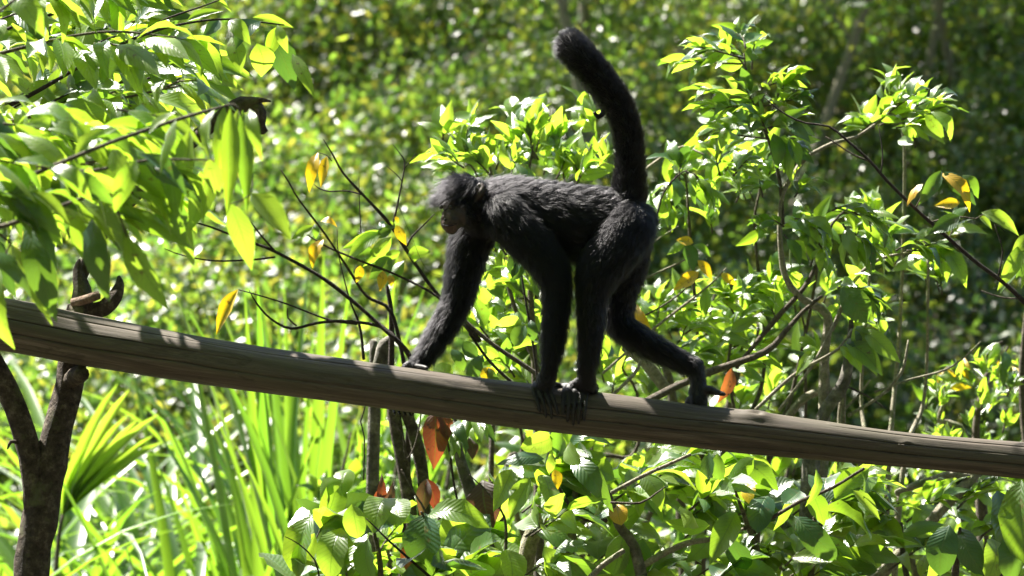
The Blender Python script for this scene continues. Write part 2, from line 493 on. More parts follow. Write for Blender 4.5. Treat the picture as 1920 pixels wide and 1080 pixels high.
class Plant:
    def __init__(s, name, label, cat, base, group=None):
        s.base = Vector(base)
        s.root = tag(empty(name, s.base), label, cat, group)
        s.nl = 0
    def stem(s, rows, mat='twig', seg=8, rough=0.12, name='branch', knob=0.0, step=0.03):
        """rows: (Vector, radius)"""
        V, Fc, UV = tube_geo([(*(p - s.base), r) for p, r in rows], seg, step, rough, knob)
        return link(name, mesh_np(name, V, Fc, M[mat], UV), s.root)
    def pstem(s, rows, mat='twig', seg=8, rough=0.12, name='branch', knob=0.0, step=0.03):
        """rows: px, py, depth, diameter in photo px"""
        return s.stem([(at(a, b, c), d * 0.5 * PX * (CAM_D + c) / CAM_D) for a, b, c, d in rows], mat, seg, rough, name, knob, step)
    def leaf(s, B, T, mat='green', shapes=LANCE, wk=1.0, roll=None, ref=None, parent=None):
        x = (T - B)
        L = x.length
        if L < 1e-4:
            return
        x = x / L
        if ref is None:
            ref = Vector((random.uniform(-0.5, 0.5), random.uniform(-0.9, 0.3), 0.9))
        z = ref - x * ref.dot(x)
        if z.length < 0.05:
            z = Vector((0.3, -1, 0.1)) - x * Vector((0.3, -1, 0.1)).dot(x)
        z.normalize()
        y = z.cross(x)
        if roll is None:
            roll = random.gauss(0, 0.45)
        c, sn = math.cos(roll), math.sin(roll)
        y, z = y * c + z * sn, z * c - y * sn
        o = bpy.data.objects.new('leaf', random.choice(shapes))
        C.objects.link(o)
        o.parent = s.root
        b = B - s.base
        k = L * wk
        o.matrix_basis = Matrix(((x.x * L, y.x * k, z.x * L, b.x), (x.y * L, y.y * k, z.y * L, b.y), (x.z * L, y.z * k, z.z * L, b.z), (0, 0, 0, 1)))
        if mat != 'green':
            sl = o.material_slots[0]
            sl.link = 'OBJECT'
            sl.material = M[mat]
        s.nl += 1
        return o
    def pleaf(s, px, py, qx, qy, y, wpx=None, mat='green', dy=0.0, shapes=LANCE, roll=None, ref=None):
        B, T = at(px, py, y), at(qx, qy, y + dy)
        L = math.hypot(qx - px, qy - py)
        base_w = 0.36 if shapes is LANCE else 0.56
        wk = 1.0 if wpx is None else max(0.3, (wpx / max(L, 1)) / base_w)
        if ref is None:
            ref = Vector((random.uniform(-0.4, 0.2), -1.0, random.uniform(0.0, 0.8)))
        return s.leaf(B, T, mat, shapes, wk, roll if roll is not None else random.gauss(0, 0.25), ref)
    def sprig(s, A, B, n, L, droop=0.5, mats=(('green', 1),), shapes=LANCE, t0=0.15, wk=1.0, r=0.0022, mat='twig', twig=True, spread=0.9, whorl=0.0):
        """a leafy twig from A to B with n leaves of length L, alternately set and drooping"""
        A, B = Vector(A), Vector(B)
        d = (B - A)
        mid = (A + B) / 2 + Vector((random.uniform(-1, 1), random.uniform(-1, 1), random.uniform(0, 1))) * d.length * 0.07
        if twig:
            s.stem([(A, r * 1.3), (mid, r), (B, r * 0.6)], mat, 6, 0.1)
        dn = d.normalized()
        ref = Vector((0, 0, 1)) if abs(dn.z) < 0.85 else Vector((1, 0, 0))
        sx = dn.cross(ref).normalized()
        sy = sx.cross(dn)
        ks, ws = zip(*mats)
        for i in range(n):
            t = t0 + (1 - t0) * (i + 0.5) / n
            if random.random() < whorl:
                t = 0.9 + 0.1 * random.random()
            p = A * (1 - t) ** 2 + mid * 2 * t * (1 - t) + B * t * t if False else A.lerp(B, t) + (mid - (A + B) / 2) * 4 * t * (1 - t)
            a = i * 2.4 + random.uniform(-0.5, 0.5)
            out = sx * math.cos(a) + sy * math.sin(a) * 0.7
            sp = spread * random.uniform(0.6, 1.2) * (1.1 - 0.5 * t)
            v = (dn * math.cos(sp) + out * math.sin(sp))
            v.z -= droop * random.uniform(0.4, 1.3)
            v.normalize()
            l = L * random.uniform(0.7, 1.15) * (1 - 0.25 * max(0, t - 0.7) / 0.3)
            s.leaf(p, p + v * l, random.choices(ks, ws)[0], shapes, wk * random.uniform(0.85, 1.15))
    def psprig(s, ax, ay, bx, by, y, n, Lpx, droop=0.5, mats=(('green', 1),), dy=0.0, **kw):
        k = PX * (CAM_D + y) / CAM_D
        s.sprig(at(ax, ay, y), at(bx, by, y + dy), n, Lpx * k, droop, mats, **kw)

MIX = (('green', 6), ('lime', 4), ('dark', 1.2))
BRIGHT = (('green', 4), ('lime', 6), ('dark', 0.5))
COOL = (('green', 5), ('dark', 4), ('lime', 2))
GND = lambda px, y: Vector(((px - 960) * PX * (CAM_D + y) / CAM_D, y, terrain((px - 960) * PX * (CAM_D + y) / CAM_D, y)))

# ------------------------------------------------------------------ forked support post
def support_post():
    y = 0.085
    b = GND(42, y)
    slim = 0.88
    p = Plant('support_post', 'dark mossy forked tree post holding up the log, with a broken branch above it', 'tree post', b)
    D = lambda px: px * 0.5 * PX * slim
    p.stem([(b - Vector((0, 0, 0.05)), D(110)), (at(40, 1500, y), D(88)), (at(58, 1090, y), D(78)), (at(78, 960, y), D(76)), (at(104, 830, y), D(64)), (at(128, 720, y), D(60)), (at(138, 640, y), D(60)), (at(150, 575, y), D(58))], 'bark', 18, 0.16, 'trunk', 0.05)
    p.stem([(at(66, 965, y - 0.01), D(44)), (at(60, 870, y - 0.012), D(52)), (at(22, 745, y - 0.02), D(48)), (at(-25, 660, y - 0.02), D(46)), (at(-110, 520, y), D(40))], 'bark', 14, 0.16, 'fork', 0.05)
    p.stem([(at(128, 716, y), D(40)), (at(146, 704, y - 0.06), D(38)), (at(153, 702, y - 0.088), D(34)), (at(156, 702, y - 0.093), D(20))], 'bark', 12, 0.14, 'knob')
    # broken fork above the log
    p.stem([(at(150, 580, y), D(52)), (at(152, 540, y), D(40)), (at(146, 505, y), D(20)), (at(149, 486, y), D(6))], 'bark', 12, 0.3, 'broken_stub')
    p.stem([(at(136, 568, y - 0.02), D(20)), (at(158, 563, y - 0.03), D(20)), (at(174, 558, y - 0.034), D(21)), (at(186, 554, y - 0.036), D(18))], 'cutwood', 10, 0.3, 'bare_wood')
    p.stem([(at(160, 588, y), D(34)), (at(196, 577, y - .01), D(36)), (at(216, 556, y - .02), D(30)), (at(225, 534, y - .01), D(20)), (at(223, 518, y), D(7))], 'bark', 12, 0.26, 'dead_branch')
    p.stem([(at(150, 520, y + 0.02), D(30)), (at(190, 440, y + 0.03), D(30)), (at(238, 380, y + 0.03), D(32)), (at(285, 330, y + 0.04), D(36)), (at(345, 278, y + 0.05), D(30)), (at(410, 224, y + 0.05), D(30)), (at(455, 196, y + 0.05), D(34)), (at(482, 200, y + 0.05), D(24))], 'bark', 12, 0.24, 'dead_branch')
    p.stem([(at(462, 192, y + 0.04), D(24)), (at(488, 188, y + 0.03), D(12)), (at(508, 190, y + 0.03), D(3))], 'bark', 10, 0.25, 'broken_tip')
    p.stem([(at(478, 192, y + 0.045), D(24)), (at(490, 212, y + 0.04), D(22)), (at(489, 234, y + 0.04), D(18)), (at(494, 249, y + 0.04), D(20))], 'bark', 10, 0.3, 'broken_tip')
    p.stem([(at(482, 206, y + 0.03), D(10)), (at(483, 222, y + 0.02), D(8)), (at(482, 240, y + 0.02), D(3))], 'cutwood', 8, 0.2, 'bare_wood')
    p.stem([(at(34, 830, y - 0.03), D(10)), (at(20, 828, y - 0.04), D(9)), (at(14, 842, y - 0.04), D(4))], 'bark', 8, 0.3, 'twig_stub')
support_post()

def far_post():
    y = 0.08
    b = GND(2350, y)
    p = Plant('support_post', 'straight bark post under the thin low end of the log rail', 'tree post', b)
    p.stem([(b - Vector((0, 0, 0.05)), 0.05), (at(2345, 1400, y), 0.045), (at(2350, 980, y - 0.01), 0.04), (at(2352, 880, y), 0.036)], 'bark', 14, 0.15, 'trunk')
    p.stem([(at(2350, 990, y), 0.024), (at(2352, 962, 0.03), 0.022), (at(2352, 958, -0.02), 0.02)], 'bark', 10, 0.15, 'knob')
far_post()

# ------------------------------------------------------------------ black spider monkey
def fur_mat():
    t = NT('black_fur')
    h = t.n('ShaderNodeBsdfHairPrincipled')
    h.parametrization = 'COLOR'
    h.inputs['Color'].default_value = (0.003, 0.0028, 0.0032, 1)
    h.inputs['Roughness'].default_value = 0.30
    h.inputs['IOR'].default_value = 1.38
    h.inputs['Radial Roughness'].default_value = 0.4
    h.inputs['Random Roughness'].default_value = 0.3
    t.l(h.outputs[0], t.out.inputs[0])
    return t.m
def skin_mat(name, c0, c1, rough=0.55):
    t = NT(name)
    oc = t.n('ShaderNodeTexCoord').outputs['Object']
    a = t.noise(90, 4, oc, 0.6)
    p = t.n('ShaderNodeBsdfPrincipled')
    p.inputs['Roughness'].default_value = rough
    t.l(t.ramp(a, [(0.35, c0), (0.65, c1)]), p.inputs['Base Color'])
    t.l(t.bump(a, 0.35, 0.002), p.inputs['Normal'])
    t.l(p.outputs[0], t.out.inputs[0])
    return t.m

def monkey():
    base = at(1065, log_c(1065) - log_r(1065), 0)
    root = tag(empty('spider_monkey', base), 'black spider monkey walking on all fours along the log with its tail raised', 'monkey')
    chains = {}
    # px, py, depth m, radius px, (depth squash)
    chains['torso'] = [(905, 392, 0, 46), (950, 392, 0, 56), (1005, 404, 0, 65), (1065, 418, 0, 72), (1125, 420, 0, 68), (1172, 418, 0, 54)]
    chains['neck'] = [(930, 388, 0, 46), (895, 385, -0.01, 38), (874, 378, -0.015, 36)]
    chains['near_arm'] = [(948, 402, -0.045, 42), (985, 440, -0.058, 40), (1025, 490, -0.066, 33), (1043, 535, -0.068, 25), (1041, 600, -0.064, 20.5), (1036, 650, -0.060, 17), (1030, 692, -0.054, 13.5), (1024, 712, -0.046, 14)]
    chains['far_arm'] = [(905, 410, 0.045, 38), (884, 450, 0.055, 36), (870, 505, 0.062, 31), (858, 560, 0.066, 26), (833, 610, 0.062, 23), (806, 652, 0.054, 19), (784, 684, 0.045, 14)]
    chains['near_leg'] = [(1172, 428, -0.03, 52), (1150, 462, -0.05, 50), (1124, 505, -0.066, 40), (1110, 555, -0.074, 26), (1108, 610, -0.07, 22), (1105, 660, -0.062, 18), (1100, 694, -0.054, 15), (1102, 716, -0.04, 14)]
    chains['far_leg'] = [(1178, 432, 0.03, 46), (1172, 500, 0.048, 38), (1160, 560, 0.056, 30), (1164, 606, 0.055, 26), (1205, 640, 0.05, 24), (1255, 666, 0.042, 20), (1290, 684, 0.034, 17), (1303, 690, 0.03, 16)]
    chains['far_foot'] = [(1303, 686, 0.03, 16), (1308, 712, 0.026, 15), (1310, 738, 0.02, 17), (1309, 752, 0.012, 16)]
    chains['tail'] = [(1172, 408, 0, 42), (1178, 360, 0, 31), (1181, 310, 0, 25), (1177, 250, 0, 24), (1158, 192, 0, 24), (1120, 138, 0, 25), (1086, 102, 0.002, 27), (1072, 84, 0.012, 26)]
    chains['tail_end'] = [(1070, 86, 0.014, 26), (1068, 92, 0.040, 20), (1092, 128, 0.054, 14), (1122, 176, 0.050, 10), (1132, 208, 0.040, 6), (1122, 219, 0.034, 4.6), (1115, 212, 0.032, 3.6)]
    sq = {'torso': 0.86, 'neck': 0.9}
    SP = []            # sphere samples: pos, r, squash, tangent, chain id
    names = list(chains)
    def add_chain(rows3, cid, squash=1.0, step=0.006):
        A = smooth_path(rows3, step)
        T = np.gradient(A[:, :3], axis=0)
        T /= np.linalg.norm(T, axis=1)[:, None] + 1e-9
        for a, t in zip(A, T):
            SP.append((a[:3], a[3], squash, t, cid))
    for ci, nm in enumerate(names):
        add_chain([(*at(a, b, c), d * PX) for a, b, c, d in chains[nm]], ci, sq.get(nm, 1.0))
    HEAD = 20
    def ball(px, py, y, r, squash=1.0, cid=HEAD, tan=(-0.7, -0.2, -0.5)):
        SP.append((np.array(at(px, py, y)), r * PX, squash, np.array(tan), cid))
    # head: skull, brow, cheeks, muzzle, nose, lips, chin
    ball(876, 366, -0.018, 37, 0.92); ball(862, 364, -0.022, 34, 0.92); ball(886, 376, -0.016, 34)
    ball(852, 376, -0.034, 27); ball(842, 374, -0.046, 15); ball(830, 374, -0.036, 13)        # brows
    ball(858, 400, -0.040, 26); ball(849, 412, -0.048, 21); ball(843, 418, -0.052, 17)        # muzzle
    ball(837, 402, -0.054, 9); ball(834, 409, -0.058, 7.5); ball(831, 410, -0.052, 5)         # nose
    ball(840, 420, -0.058, 13); ball(847, 428, -0.052, 12); ball(842, 429, -0.056, 9)         # lips, chin
    ball(872, 405, -0.04, 22); ball(868, 388, -0.052, 14)                                     # cheek
    add_chain([(*at(894, 372, -0.052), 6 * PX), (*at(902, 362, -0.058), 7 * PX), (*at(906, 352, -0.056), 6 * PX), (*at(900, 347, -0.052), 5 * PX), (*at(893, 354, -0.052), 4 * PX)], HEAD + 1)   # ear rim
    # hands and feet on the log
    HAND = 30
    def finger(rows, r0, r1):
        n = len(rows)
        add_chain([(*p, (r0 + (r1 - r0) * i / (n - 1)) * PX) for i, p in enumerate(rows)], HAND, 1.0, 0.004)
    for dx, k in ((-9, 6), (0, 6), (9, 6)):
        finger([at(1026 + dx * 0.4, 706, -0.046), on_log(1018 + dx, 18, 6), on_log(1016 + dx * 1.2, 40, 5)], 9, 6)
    for x0, x1, a1 in ((999, 1012, 96), (1009.5, 1023, 106), (1021, 1034, 108), (1032, 1045, 98)):
        finger([on_log(x0 + 5, 16, 5), on_log(x0, 40, 5), on_log((x0 * 0.55 + x1 * 0.45), 66, 4), on_log(x1 - 2, 88, 3), on_log(x1, a1, 2)], 4.8, 3.0)
    finger([on_log(1034, 12, 7), on_log(1050, 6, 5), on_log(1060, 16, 4)], 5.5, 3.5)
    for dx in (-12, 0, 12):
        finger([at(1101, 710, -0.042), on_log(1084 + dx, 20, 8), on_log(1077 + dx, 42, 6)], 11, 7)
    finger([at(1104, 715, -0.035), on_log(1112, 4, 8), on_log(1112, 22, 6)], 11, 8)
    for x0, x1, a1 in ((1056, 1054, 98), (1066.5, 1064, 112), (1077, 1074, 120), (1087.5, 1084, 115), (1098, 1094, 104)):
        finger([on_log(x0 + 4, 22, 7), on_log(x0, 46, 6), on_log(x0 * 0.6 + x1 * 0.4, 72, 5), on_log(x1, 94, 4), on_log(x1, a1, 2)], 4.9, 3.1)
    finger([on_log(1066, 12, 7), on_log(1052, 4, 5), on_log(1042, 12, 4)], 6, 3.5)
    # far hand over the back of the log
    for dx in (-9, 0, 9):
        finger([at(784 + dx * 0.4, 684, 0.045), on_log(772 + dx, -28, 7), on_log(766 + dx, -55, 6)], 11, 7)
    for x0, x1, a1 in ((752, 738, -172), (762, 748, -175), (772, 758, -174), (781, 768, -168)):
        finger([on_log(x0, -50, 6), on_log(x0 - 4, -85, 5), on_log((x0 + x1) / 2, -120, 5), on_log(x1, -150, 5), on_log(x1 + 2, a1, 5)], 4.4, 3)
    finger([on_log(782, -20, 7), on_log(794, -8, 5), on_log(800, 2, 4)], 5.5, 3.5)
    # far foot: sole over the back edge, long toe out behind
    for dx in (-10, 0, 10):
        finger([at(1310, 744, 0.016), on_log(1306 + dx, -22, 8), on_log(1304 + dx, -50, 6)], 13, 7)
    for x0 in (1292, 1301, 1310, 1319):
        finger([on_log(x0, -45, 6), on_log(x0 - 2, -80, 5), on_log(x0 - 4, -115, 5)], 6, 3.6)
    finger([at(1312, 732, 0.018), at(1328, 731, 0.01), at(1342, 735, 0.004), at(1357, 739, 0.0)], 11, 4)
    # --- union of the spheres by voxel remesh
    import bmesh
    bm0 = bmesh.new()
    bmesh.ops.create_icosphere(bm0, subdivisions=3, radius=1.0)
    sv = np.array([v.co[:] for v in bm0.verts])
    sf = np.array([[v.index for v in f.verts] for f in bm0.faces])
    bm0.free()
    pos = np.array([s[0] for s in SP]); rad = np.array([s[1] for s in SP]); sqs = np.array([s[2] for s in SP])
    tan = np.array([s[3] for s in SP]); cid = np.array([s[4] for s in SP])
    V = sv[None] * rad[:, None, None] * np.stack([np.ones_like(sqs), sqs, np.ones_like(sqs)], 1)[:, None, :] + pos[:, None, :]
    Fc = (sf[None] + (np.arange(len(pos)) * len(sv))[:, None, None]).reshape(-1, 3)
    raw = bpy.data.meshes.new('raw')
    raw.from_pydata((V.reshape(-1, 3) - np.array(base)).tolist(), [], Fc.tolist())
    tmp = link('body', raw)
    md = tmp.modifiers.new('r', 'REMESH')
    md.mode, md.voxel_size = 'VOXEL', 0.0021
    sm = tmp.modifiers.new('s', 'SMOOTH')
    sm.factor, sm.iterations = 0.5, 4
    dg = bpy.context.evaluated_depsgraph_get()
    me = bpy.data.meshes.new_from_object(tmp.evaluated_get(dg))
    bpy.data.objects.remove(tmp)
    bpy.data.meshes.remove(raw)
    me.name = 'monkey_body'
    me.materials.clear()
    me.materials.append(skin_mat('black_skin', (0.008, 0.007, 0.007), (0.016, 0.014, 0.014), 0.6))
    me.materials.append(skin_mat('face_skin', (0.022, 0.014, 0.011), (0.04, 0.024, 0.018), 0.5))
    me.materials.append(skin_mat('muzzle_skin', (0.045, 0.025, 0.019), (0.075, 0.039, 0.029), 0.5))
    me.polygons.foreach_set('use_smooth', np.ones(len(me.polygons), bool))
    body = link('body', me, root)
    nv = len(me.vertices)
    co = np.empty(nv * 3); me.vertices.foreach_get('co', co); co = co.reshape(-1, 3) + np.array(base)
    # face colouring by place on the head
    def topx(c):
        k = PX * (CAM_D + c[:, 1]) / CAM_D
        return c[:, 0] / k + 960, 540 - (c[:, 2] - CAM_Z) / k
    pc = np.empty(len(me.polygons) * 3); me.polygons.foreach_get('center', pc); pc = pc.reshape(-1, 3) + np.array(base)
    fx, fy = topx(pc)
    dep = pc[:, 1]
    face = (fx < 872) & (fx > 800) & (fy > 376) & (fy < 445) & (dep < 0.0)
    face &= (((fx - 846) / 27.0) ** 2 + ((fy - 407) / 35.0) ** 2) < 1.0
    muz = face & ((((fx - 834) / 12.0) ** 2 + ((fy - 409) / 11.0) ** 2 < 1) | (((fx - 842) / 15.0) ** 2 + ((fy - 428) / 10.0) ** 2 < 1))
    ear = (((fx - 901) / 13.0) ** 2 + ((fy - 359) / 17.0) ** 2 < 1) & (dep < -0.045)
    mi = np.zeros(len(pc), np.int32)
    mi[face | ear] = 1
    mi[muz] = 2
    me.polygons.foreach_set('material_index', mi)
    # eyes and nostrils, mouth line
    def small(name, px, py, y, r, mat, sc=(1, 1, 1), rz=0):
        b = bmesh.new()
        bmesh.ops.create_uvsphere(b, u_segments=16, v_segments=10, radius=r * PX)
        m_ = bpy.data.meshes.new(name); b.to_mesh(m_); b.free()
        m_.materials.append(mat)
        m_.polygons.foreach_set('use_smooth', np.ones(len(m_.polygons), bool))
        o = link(name, m_, root, at(px, py, y) - base)
        o.scale = sc
        o.rotation_euler = (0, rz, 0)
        return o
    eye_m = skin_mat('eye_dark', (0.010, 0.006, 0.004), (0.02, 0.011, 0.007), 0.08)
    hole = skin_mat('nostril', (0.004, 0.003, 0.003), (0.006, 0.005, 0.004), 0.8)
    small('eye', 845, 388, -0.0695, 4.6, eye_m)
    small('eye', 827, 388, -0.0600, 4.0, eye_m)
    small('nostril', 834.5, 412, -0.0705, 2.6, hole, (1, 0.6, 1))
    V_, F_, U_ = tube_geo([(*(at(a, b, c) - base), 0.0011) for a, b, c in ((829, 421, -0.066), (836, 423, -0.0758), (846, 423.5, -0.0762), (856, 419, -0.069))], 6, 0.003)
    link('mouth', mesh_np('mouth', V_, F_, hole, U_), root)
    # --- fur
    tri = []
    for p in me.polygons:
        v = p.vertices
        tri.append((v[0], v[1], v[2]))
        if len(v) == 4:
            tri.append((v[0], v[2], v[3]))
    tri = np.array(tri)
    a, b, c = co[tri[:, 0]], co[tri[:, 1]], co[tri[:, 2]]
    cr = np.cross(b - a, c - a)
    ar = np.linalg.norm(cr, axis=1) / 2
    nrm = cr / (2 * ar[:, None] + 1e-12)
    N = 170000
    ti = rng.choice(len(tri), N, p=ar / ar.sum())
    u, v = rng.random(N), rng.random(N)
    fl = u + v > 1
    u[fl], v[fl] = 1 - u[fl], 1 - v[fl]
    root_p = a[ti] + (b - a)[ti] * u[:, None] + (c - a)[ti] * v[:, None]
    nn = nrm[ti]
    # nearest skeleton sample gives flow direction and length
    near = np.empty(N, np.int32)
    for s in range(0, N, 20000):
        d = np.linalg.norm(root_p[s:s + 20000, None, :] - pos[None], axis=2) - rad[None]
        near[s:s + 20000] = d.argmin(1)
    ch = cid[near]
    flow = tan[near].copy()
    hx, hy = topx(root_p)
    L = np.full(N, 20.0)
    lift = np.full(N, 0.42)
    nm_i = {n_: i for i, n_ in enumerate(names)}
    L[ch == nm_i['torso']] = 22; lift[ch == nm_i['torso']] = 0.32
    L[ch == nm_i['neck']] = 30
    for k in ('near_arm', 'far_arm'):
        L[ch == nm_i[k]] = 21; lift[ch == nm_i[k]] = 0.55
    for k in ('near_leg', 'far_leg'):
        L[ch == nm_i[k]] = 19
    L[ch == nm_i['far_foot']] = 9
    for k in ('tail', 'tail_end'):
        L[ch == nm_i[k]] = 18; lift[ch == nm_i[k]] = 0.7
    tn = ch == nm_i['tail_end']
    L[tn & (rad[near] < 9 * PX)] = 2.5
    # taper towards wrists / ankles
    small_r = rad[near] < 16 * PX
    L[small_r & (ch < HEAD) & ~tn] *= 0.7
    L[ch == HAND] = 6; lift[ch == HAND] = 0.3
    fing = (ch == HAND) & (rad[near] < 7.5 * PX)
    L[fing] = 3.0
    flow[ch == nm_i['neck']] = (0.75, 0, -0.25)     # neck hair sweeps back over the shoulders
    hd = (ch == HEAD)
    flow[hd] = (-0.88, -0.15, -0.30)
    L[hd] = 22; lift[hd] = 0.26
    brow = hd & (hy < 376) & (hx < 858)
    L[brow] = 36; lift[brow] = 0.34; flow[brow] = (-0.88, -0.10, -0.36)
    crown = hd & (hy < 350)
    lift[crown] = 0.4
    bk = np.clip((hx - 872) / 40.0, 0, 1)[:, None]
    back_flow = np.array([-0.88, -0.15, -0.30]) * (1 - bk) + np.array([0.7, 0, -0.55]) * bk
    side = hd & (hx > 872)
    flow[side] = back_flow[side]; L[side] = 25; lift[side] = 0.35
    cheek = hd & (hy > 385) & (hx > 850)
    flow[cheek] = (0.55, 0, -0.6); L[cheek] = 13
    shoulder = (ch == nm_i['torso']) & (hx < 985) & (hy < 380)
    L[shoulder] = 28; lift[shoulder] = 0.5
    infc = (((hx - 846) / 26.0) ** 2 + ((hy - 406) / 35.0) ** 2 < 1.0) & (root_p[:, 1] < 0.0) & (hy > 374)
    inear = (((hx - 902) / 9.0) ** 2 + ((hy - 359) / 13.0) ** 2 < 1) & (root_p[:, 1] < -0.045)
    keep = ~(infc | inear)
    L[ch == HEAD + 1] = 4
    # clumping noise: bend hairs of a tuft together
    cl = np.stack([np.sin(root_p @ rng.normal(0, 130, 3) + k) + np.sin(root_p @ rng.normal(0, 260, 3) + 2 * k) for k in range(3)], 1)
    flow = flow / (np.linalg.norm(flow, axis=1)[:, None] + 1e-9)
    flow = flow - nn * (flow * nn).sum(1)[:, None]
    fl_n = np.linalg.norm(flow, axis=1)
    flow = flow / (fl_n[:, None] + 0.15)
    wild = np.where(brow, 0.26, np.where(hd, 0.17, 0.12))
    dr = flow + nn * lift[:, None] + cl * 0.12 + rng.normal(0, 1, (N, 3)) * wild[:, None]
    dr /= np.linalg.norm(dr, axis=1)[:, None]
    Lm = L * PX * rng.uniform(0.5, 1.2, N)
    Lm[brow] *= rng.uniform(0.45, 1.15, int(brow.sum()))
    long_ = rng.random(N) < 0.03
    Lm[long_] *= 1.35
    root_p, dr, Lm, nn = root_p[keep], dr[keep], Lm[keep], nn[keep]
    n = len(root_p)
    K = 4
    pts = np.empty((n, K, 3))
    droop = np.array([0, 0, -1.0])
    curl = rng.normal(0, 0.10, (n, 3))
    for k in range(K):
        t = k / (K - 1)
        pts[:, k] = root_p - nn * 0.0006 + dr * (Lm * t)[:, None] + (droop * 0.16 - nn * 0.14 + curl) * (Lm * t * t)[:, None]
    # tufts: hair ends are drawn together towards their tuft's own leading hair
    from mathutils import kdtree
    lead = rng.choice(n, 16000, replace=False)
    kd = kdtree.KDTree(len(lead))
    for i_, q_ in enumerate(lead):
        kd.insert(root_p[q_], i_)
    kd.balance()
    own = lead[np.array([kd.find(q_)[1] for q_ in root_p])]
    ok = (np.abs(Lm[own] / Lm - 1) < 0.9) & ((dr[own] * dr).sum(1) > 0.3)
    amt = np.where(ok, rng.uniform(0.1, 0.6, n), 0)
    for k in range(1, K):
        t = k / (K - 1)
        goal = root_p[own] + (pts[own, k] - root_p[own]) * np.minimum(1.3, Lm / Lm[own])[:, None]
        pts[:, k] += (goal - pts[:, k]) * (amt * t ** 1.3)[:, None]
    hc = bpy.data.hair_curves.new('fur')
    hc.add_curves([K] * n)
    hc.points.foreach_set('position', (pts - np.array(base)).reshape(-1).astype(np.float32))
    rd = np.tile(np.array([0.00030, 0.00026, 0.00018, 0.00005], np.float32), n) * np.repeat(rng.uniform(0.7, 1.2, n), K)
    at_ = hc.attributes.get('radius') or hc.attributes.new('radius', 'FLOAT', 'POINT')
    at_.data.foreach_set('value', rd.astype(np.float32))
    hc.materials.append(fur_mat())
    link('fur', hc, root)
monkey()

